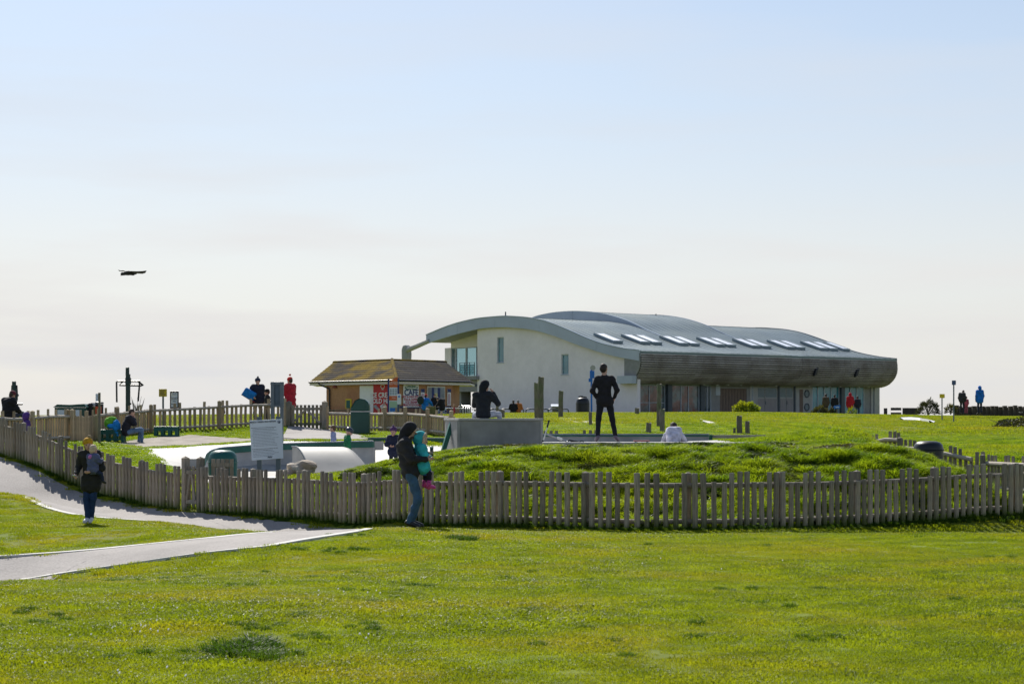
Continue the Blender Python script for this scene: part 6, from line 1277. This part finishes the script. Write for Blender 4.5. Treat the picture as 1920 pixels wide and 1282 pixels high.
wing('wing', [px_(237,508.8,-.05), px_(246,508.2,-.25), px_(256,508.6,-.4), px_(266,508.3,-.5), px_(274.8,507.3,-.55)], [px_(244,512,.1), px_(251,511.5,-.02), px_(259,512.2,-.15), px_(267,512.6,-.3), px_(272.5,511,-.45)])
wing('wing', [px_(237,508.8,.05), px_(231,507,.3), px_(225.5,507.2,.5), px_(222,505.6,.62)], [px_(243,510.5,.12), px_(235,508.8,.4), px_(227,508,.58), px_(223.2,507.6,.66)])
# ------------------------------------------------------------------ grass: many small clumps set on the ground
def clump_mesh(name, n, rad, h0, h1, w, lean, m, seed):
    r = np.random.default_rng(seed); v = []; f = []
    for i in range(n):
        a = r.uniform(0, 6.283); q = rad*math.sqrt(r.uniform()); x, y = q*math.cos(a), q*math.sin(a); h = r.uniform(h0, h1)*(1-.35*(q/rad)**2); fa = r.uniform(0, 6.283); ln = lean*h*r.uniform(.2, 1.2); la = a+r.normal()*.9
        dx, dy = math.cos(fa)*w/2, math.sin(fa)*w/2; lx, ly = math.cos(la)*ln, math.sin(la)*ln; k = len(v)
        v += [(x-dx, y-dy, -.01), (x+dx, y+dy, -.01), (x+dx*.8+lx*.35, y+dy*.8+ly*.35, h*.6), (x-dx*.8+lx*.35, y-dy*.8+ly*.35, h*.6), (x+lx, y+ly, h*(1-.25*lean))]
        f += [(k, k+1, k+2, k+3), (k+3, k+2, k+4)]
    me = meshdata(name, v, f, m); return me
def scatter(name, pts_, scl, meshes, label, seed=1, tilt=None):
    r = np.random.default_rng(seed); n = len(pts_); me = bpy.data.meshes.new(name); me.vertices.add(n); me.vertices.foreach_set('co', np.asarray(pts_, float).ravel())
    A = me.attributes.new('s', 'FLOAT', 'POINT'); A.data.foreach_set('value', np.asarray(scl, float))
    A = me.attributes.new('z', 'FLOAT', 'POINT'); A.data.foreach_set('value', r.uniform(0, 6.283, n))
    A = me.attributes.new('k', 'INT', 'POINT'); A.data.foreach_set('value', r.integers(0, len(meshes), n).astype(np.int32))
    o = link(name, me); tag(o, label, 'grass', kind='stuff')
    g = bpy.data.node_groups.new(name, 'GeometryNodeTree'); g.interface.new_socket('Geometry', in_out='INPUT', socket_type='NodeSocketGeometry'); g.interface.new_socket('Geometry', in_out='OUTPUT', socket_type='NodeSocketGeometry')
    N = g.nodes.new; l = g.links.new; gi, go = N('NodeGroupInput'), N('NodeGroupOutput'); j = N('GeometryNodeJoinGeometry')
    def attr(nm, t):
        a = N('GeometryNodeInputNamedAttribute'); a.data_type = t; a.inputs[0].default_value = nm; return [s for s in a.outputs if s.enabled][0]
    s_, z_, k_ = attr('s', 'FLOAT'), attr('z', 'FLOAT'), attr('k', 'INT'); cx = N('ShaderNodeCombineXYZ'); l(z_, cx.inputs[2]); sc = N('ShaderNodeCombineXYZ'); [l(s_, sc.inputs[i]) for i in range(3)]
    for i, m_ in enumerate(meshes):
        ob = bpy.data.objects.new(m_.name, m_); oi = N('GeometryNodeObjectInfo'); oi.inputs[0].default_value = ob; ip = N('GeometryNodeInstanceOnPoints'); c = N('FunctionNodeCompare'); c.data_type = 'INT'; c.operation = 'EQUAL'
        l(k_, c.inputs[2]); c.inputs[3].default_value = i; l(gi.outputs[0], ip.inputs['Points']); l(c.outputs[0], ip.inputs['Selection']); l(oi.outputs['Geometry'], ip.inputs['Instance']); l(cx.outputs[0], ip.inputs['Rotation']); l(sc.outputs[0], ip.inputs['Scale']); l(ip.outputs[0], j.inputs[0])
    l(j.outputs[0], go.inputs[0]); md = o.modifiers.new('grass', 'NODES'); md.node_group = g; return o
def vn(X, Y, s, seed=0):
    """cheap smooth value noise 0..1"""
    r = np.random.default_rng(seed); T_ = r.uniform(0, 1, (64, 64)); x, y = X*s, Y*s; xi, yi = np.floor(x).astype(int), np.floor(y).astype(int); fx, fy = x-xi, y-yi; fx = fx*fx*(3-2*fx); fy = fy*fy*(3-2*fy); t = lambda a, b: T_[a % 64, b % 64]
    return (t(xi, yi)*(1-fx)+t(xi+1, yi)*fx)*(1-fy)+(t(xi, yi+1)*(1-fx)+t(xi+1, yi+1)*fx)*fy
# keep-out shapes: path, concrete, buildings (tested in plan)
def inside(poly, X, Y):
    c = np.zeros(X.shape, bool); n = len(poly)
    for i in range(n):
        (x1, y1), (x2, y2) = poly[i][:2], poly[(i+1) % n][:2]
        if y1 == y2: continue
        c ^= ((y1 > Y) != (y2 > Y)) & (X < (x2-x1)*(Y-y1)/(y2-y1)+x1)
    return c
KO = [[*map(tuple, a1[:, :2]), *map(tuple, b1[::-1, :2])], [*map(tuple, a2[:, :2]), *map(tuple, b2[::-1, :2])], [*map(tuple, a3[:, :2]), *map(tuple, b3[::-1, :2])]]
for o in list(bpy.data.objects):
    if o.name.split('.')[0] in ('concrete_floor', 'gravel_strip', 'entrance_path', 'stony_path'):
        bm = bmesh.new(); bm.from_mesh(o.data); lp = [e for e in bm.edges if e.is_boundary]; bm.free()
KO += [[w(*q) for q in pl_] for pl_ in ([(262,54.5),(285,51.5),(305,49),(335,47.2),(400,45),(520,44.5),(620,45.5),(700,45),(840,44.6),(1010,44.6),(1200,43.6),(1430,43.6),(1340,53),(1000,54.5),(835,55),(700,56),(480,57.5),(380,57.2)],
  [(205,58.3),(262,55.2),(380,57.8),(480,58.2),(560,57),(560,60),(490,60.5),(440,62),(360,64),(300,63),(225,60.5)], [(560,57.3),(700,56.8),(650,62),(617,66.5),(608,72),(545,72),(540,66),(528,62),(515,60)])]
def sample(n, y0, y1, m0=.31, seed=0, pw=1):
    r = np.random.default_rng(seed); Y = y0+(y1-y0)*r.uniform(size=n)**pw; X = r.uniform(-1, 1, n)*(m0*Y+.6); k = np.ones(n, bool)
    for p in KO: k &= ~inside(p, X, Y)
    return X[k], Y[k], r
fX = np.array([q[0] for q in fxy]); fY = np.array([q[1] for q in fxy]); fence_y = lambda X: np.interp(X, fX, fY)
lawnM = [clump_mesh('lawn_clump', 120, .20, .018, .05, .0075, .9, M_lawn, i) for i in range(4)]
X, Y, r = sample(30000, 11.2, 53, seed=1, pw=.95); k = Y < fence_y(X)-.05; X, Y = X[k], Y[k]
s = .7+.65*vn(X, Y, .9, 3)**1.3+.5*(vn(X, Y, 3.1, 4) > .72); s *= 1-.25*np.clip((vn(X, Y, .33, 6)-.62)*5, 0, 1)
scatter('lawn_grass', np.c_[X, Y, Hn(X, Y)], s, lawnM, 'short mown grass of the foreground lawn, yellow-green with worn patches')
# tufts: a big one near the bottom, small ones here and there
M_tuft = grass_mat('tuft_grass', (.025,.07,.012), (.09,.16,.018), (.13,.17,.03), .3, .45, spec=.1, rough=.5)
tuftM = [clump_mesh('tuft', 170, .13, .05, .14, .008, 1.0, M_tuft, 20+i) for i in range(3)]
tp = []; ts_ = []
for px, py, n_, sp, sc_ in ((455,1225,14,.12,1.1),(500,1238,7,.14,.8),(425,1240,5,.14,.5),(350,1085,5,.15,.5),(583,1198,3,.06,.6),(465,1180,3,.08,.5),(530,1160,5,.2,.55),(875,1012,5,.1,1.0),(620,1030,4,.2,.6),(665,1032,3,.1,.6),(700,1110,6,.35,.5),(60,1165,6,.3,.6),(230,1090,5,.3,.5),(680,1185,4,.15,.5),(580,1028,3,.15,.6),(1900,1150,6,.4,.5),(1250,1200,6,.4,.5)):
    c = gnd(px, py)
    for i in range(n_): a = (c.x+r.normal()*sp, c.y+r.normal()*sp*1.3); tp.append((*a, H(*a))); ts_.append(sc_*r.uniform(.7, 1.2))
for i in range(60):
    y = r.uniform(13, 32); x = r.uniform(-.28, .28)*y; q = r.integers(1, 5)
    if any(inside(p, np.array([x]), np.array([y]))[0] for p in KO): continue
    for _ in range(q): a = (x+r.normal()*.12, y+r.normal()*.12); tp.append((*a, H(*a))); ts_.append(r.uniform(.2, .6))
for e in (b2, a2, b1, b3):
    for p in resample([Vector(q) for q in e], 150): a = (p[0]+r.normal()*.05, p[1]+r.normal()*.05); tp.append((*a, H(*a)-.01)); ts_.append(r.uniform(.12, .34))
# taller grass along the foot of the fence, both sides
n = 1500; px = r.uniform(-40, 1960, n); fd = np.interp(px, [c[0] for c in FRONT], [c[1] for c in FRONT]); off = r.normal(0, .13, n)+.02; X = (px-CX)*fd/F; Y = fd-off; keep = ~((px > 332) & (px < 392)); X, Y, px = X[keep], Y[keep], px[keep]
tp += list(zip(X, Y, Hn(X, Y))); ts_ += list(r.uniform(.45, 1.0, len(X))*(.7+.6*vn(X, Y, 1.2, 9)))
scatter('grass_tufts', tp, ts_, tuftM, 'darker longer grass tufts on the lawn and along the foot of the palisade', 2)
# the bank
bankM = [clump_mesh('bank_clump', 90, .15, .09, .25, .013, .95, M_tall, 40+i) for i in range(4)]
X, Y, r = sample(60000, 33.2, 44, m0=.30, seed=5); fy = fence_y(X); kk = (Y > fy+.12) & (X > -3.7) & (Y < np.minimum(43.5, fy+10.5)); kk &= r.uniform(size=len(X)) < .75
X, Y = X[kk], Y[kk]; s = .4+.95*vn(X, Y, 1.6, 12)**1.5+.55*(vn(X, Y, 3.2, 13) > .68); s *= np.where(Y < fence_y(X)+.8, .8, 1)*np.clip(1.15-(Y-38)*.3, .4, 1)
print('bank', len(X)); scatter('bank_grass', np.c_[X, Y, Hn(X, Y)+.01], s, bankM, 'rough tussocky grass covering the bank behind the front fence', 3)
M_weed = grass_mat('weed_leaves', (.02,.045,.015), (.05,.085,.02), (.09,.06,.04), .6, .35)
weedM = [clump_mesh('weed', 60, .16, .05, .16, .045, 1.0, M_weed, 70+i) for i in range(3)]
k = (vn(X, Y, .55, 31)*.6+vn(X, Y, 2.2, 32)*.4 > .60) & (r.uniform(size=len(X)) < .55); print('weeds', k.sum())
scatter('bank_weeds', np.c_[X[k], Y[k], Hn(X[k], Y[k])+.03], .5+.6*vn(X[k], Y[k], 2, 33), weedM, 'dark broad leaved weeds in patches on the bank', 6)
# slopes behind the fence at left and right, the verge under the back fence
farM = [clump_mesh('far_clump', 70, .30, .05, .12, .018, 1.0, M_tall, 60+i) for i in range(3)]
X, Y, r = sample(42000, 36, 75, m0=.31, seed=8); fy = fence_y(X); kk = (Y > fy+.2) & ~((X > -3.7) & (Y < np.minimum(43.3, fy+10.5))) ; X, Y = X[kk], Y[kk]
print('far', len(X)); scatter('slope_grass', np.c_[X, Y, Hn(X, Y)], .6+.6*vn(X, Y, .8, 15)*np.where(Y > 60, .6, 1), farM, 'grass on the slopes round the skate park and the lawn beyond it', 4)
lawn2M = [clump_mesh('lawn_far_clump', 60, .6, .04, .10, .035, 1.0, M_lawn, 80+i) for i in range(3)]
X, Y, r = sample(26000, 70, 152, m0=.31, seed=9, pw=.8); sdx = (X-A0.x)*SV.x+(Y-A0.y)*SV.y; ldx = (X-A0.x)*LV.x+(Y-A0.y)*LV.y; kk = ~((sdx > 0) & (sdx < 29) & (ldx > 1.5)) & ~((X > -12) & (X < -3) & (Y > 111)); X, Y = X[kk], Y[kk]
scatter('distant_grass', np.c_[X, Y, Hn(X, Y)], .5+.6*vn(X, Y, .35, 17), lawn2M, 'smooth lawn rising to the long building', 5)
# daisies and bits of pale litter in the lawn
g = G(); rr = random.Random(4)
for px, py, n_, sx in ((300,1148,5,.15),(250,1184,8,.2),(280,1187,6,.12),(165,1197,4,.1),(10,1226,5,.1),(72,1251,3,.05),(280,1268,6,.2),(640,1114,6,.25),(700,1118,3,.1),(708,1203,5,.15),(590,1122,2,.1),(1040,1023,5,.4),(790,1020,3,.2),(350,1062,3,.2),(1100,1060,3,.4),(1500,1060,5,.8)):
    c = gnd(px, py)
    for i in range(max(1, n_*2//3)):
        a = (c.x+rr.gauss(0, sx), c.y+rr.gauss(0, sx)); z = H(*a)+.035; q = .0055; g.obox((a[0], a[1], z), (q, 0, .002), (0, q, .004), (0, 0, .003))
tag(g.obj('fallen_daisies', M_white), 'scattered daisies and pale specks in the short lawn', 'flowers', kind='stuff')
o = gnd(1375, 962); o = P(1375, 962, 34.6); b_ = thing('orange_litter', o-Vector((0,0,.04)), 'scrap of orange litter behind the long front fence', 'litter'); bevel(G().obox(o, (.04,0,.015), (0,.02,0), (-.01,0,.045)).obj('scrap', flat('scrap_orange', (.75,.2,.02)), b_), .01)
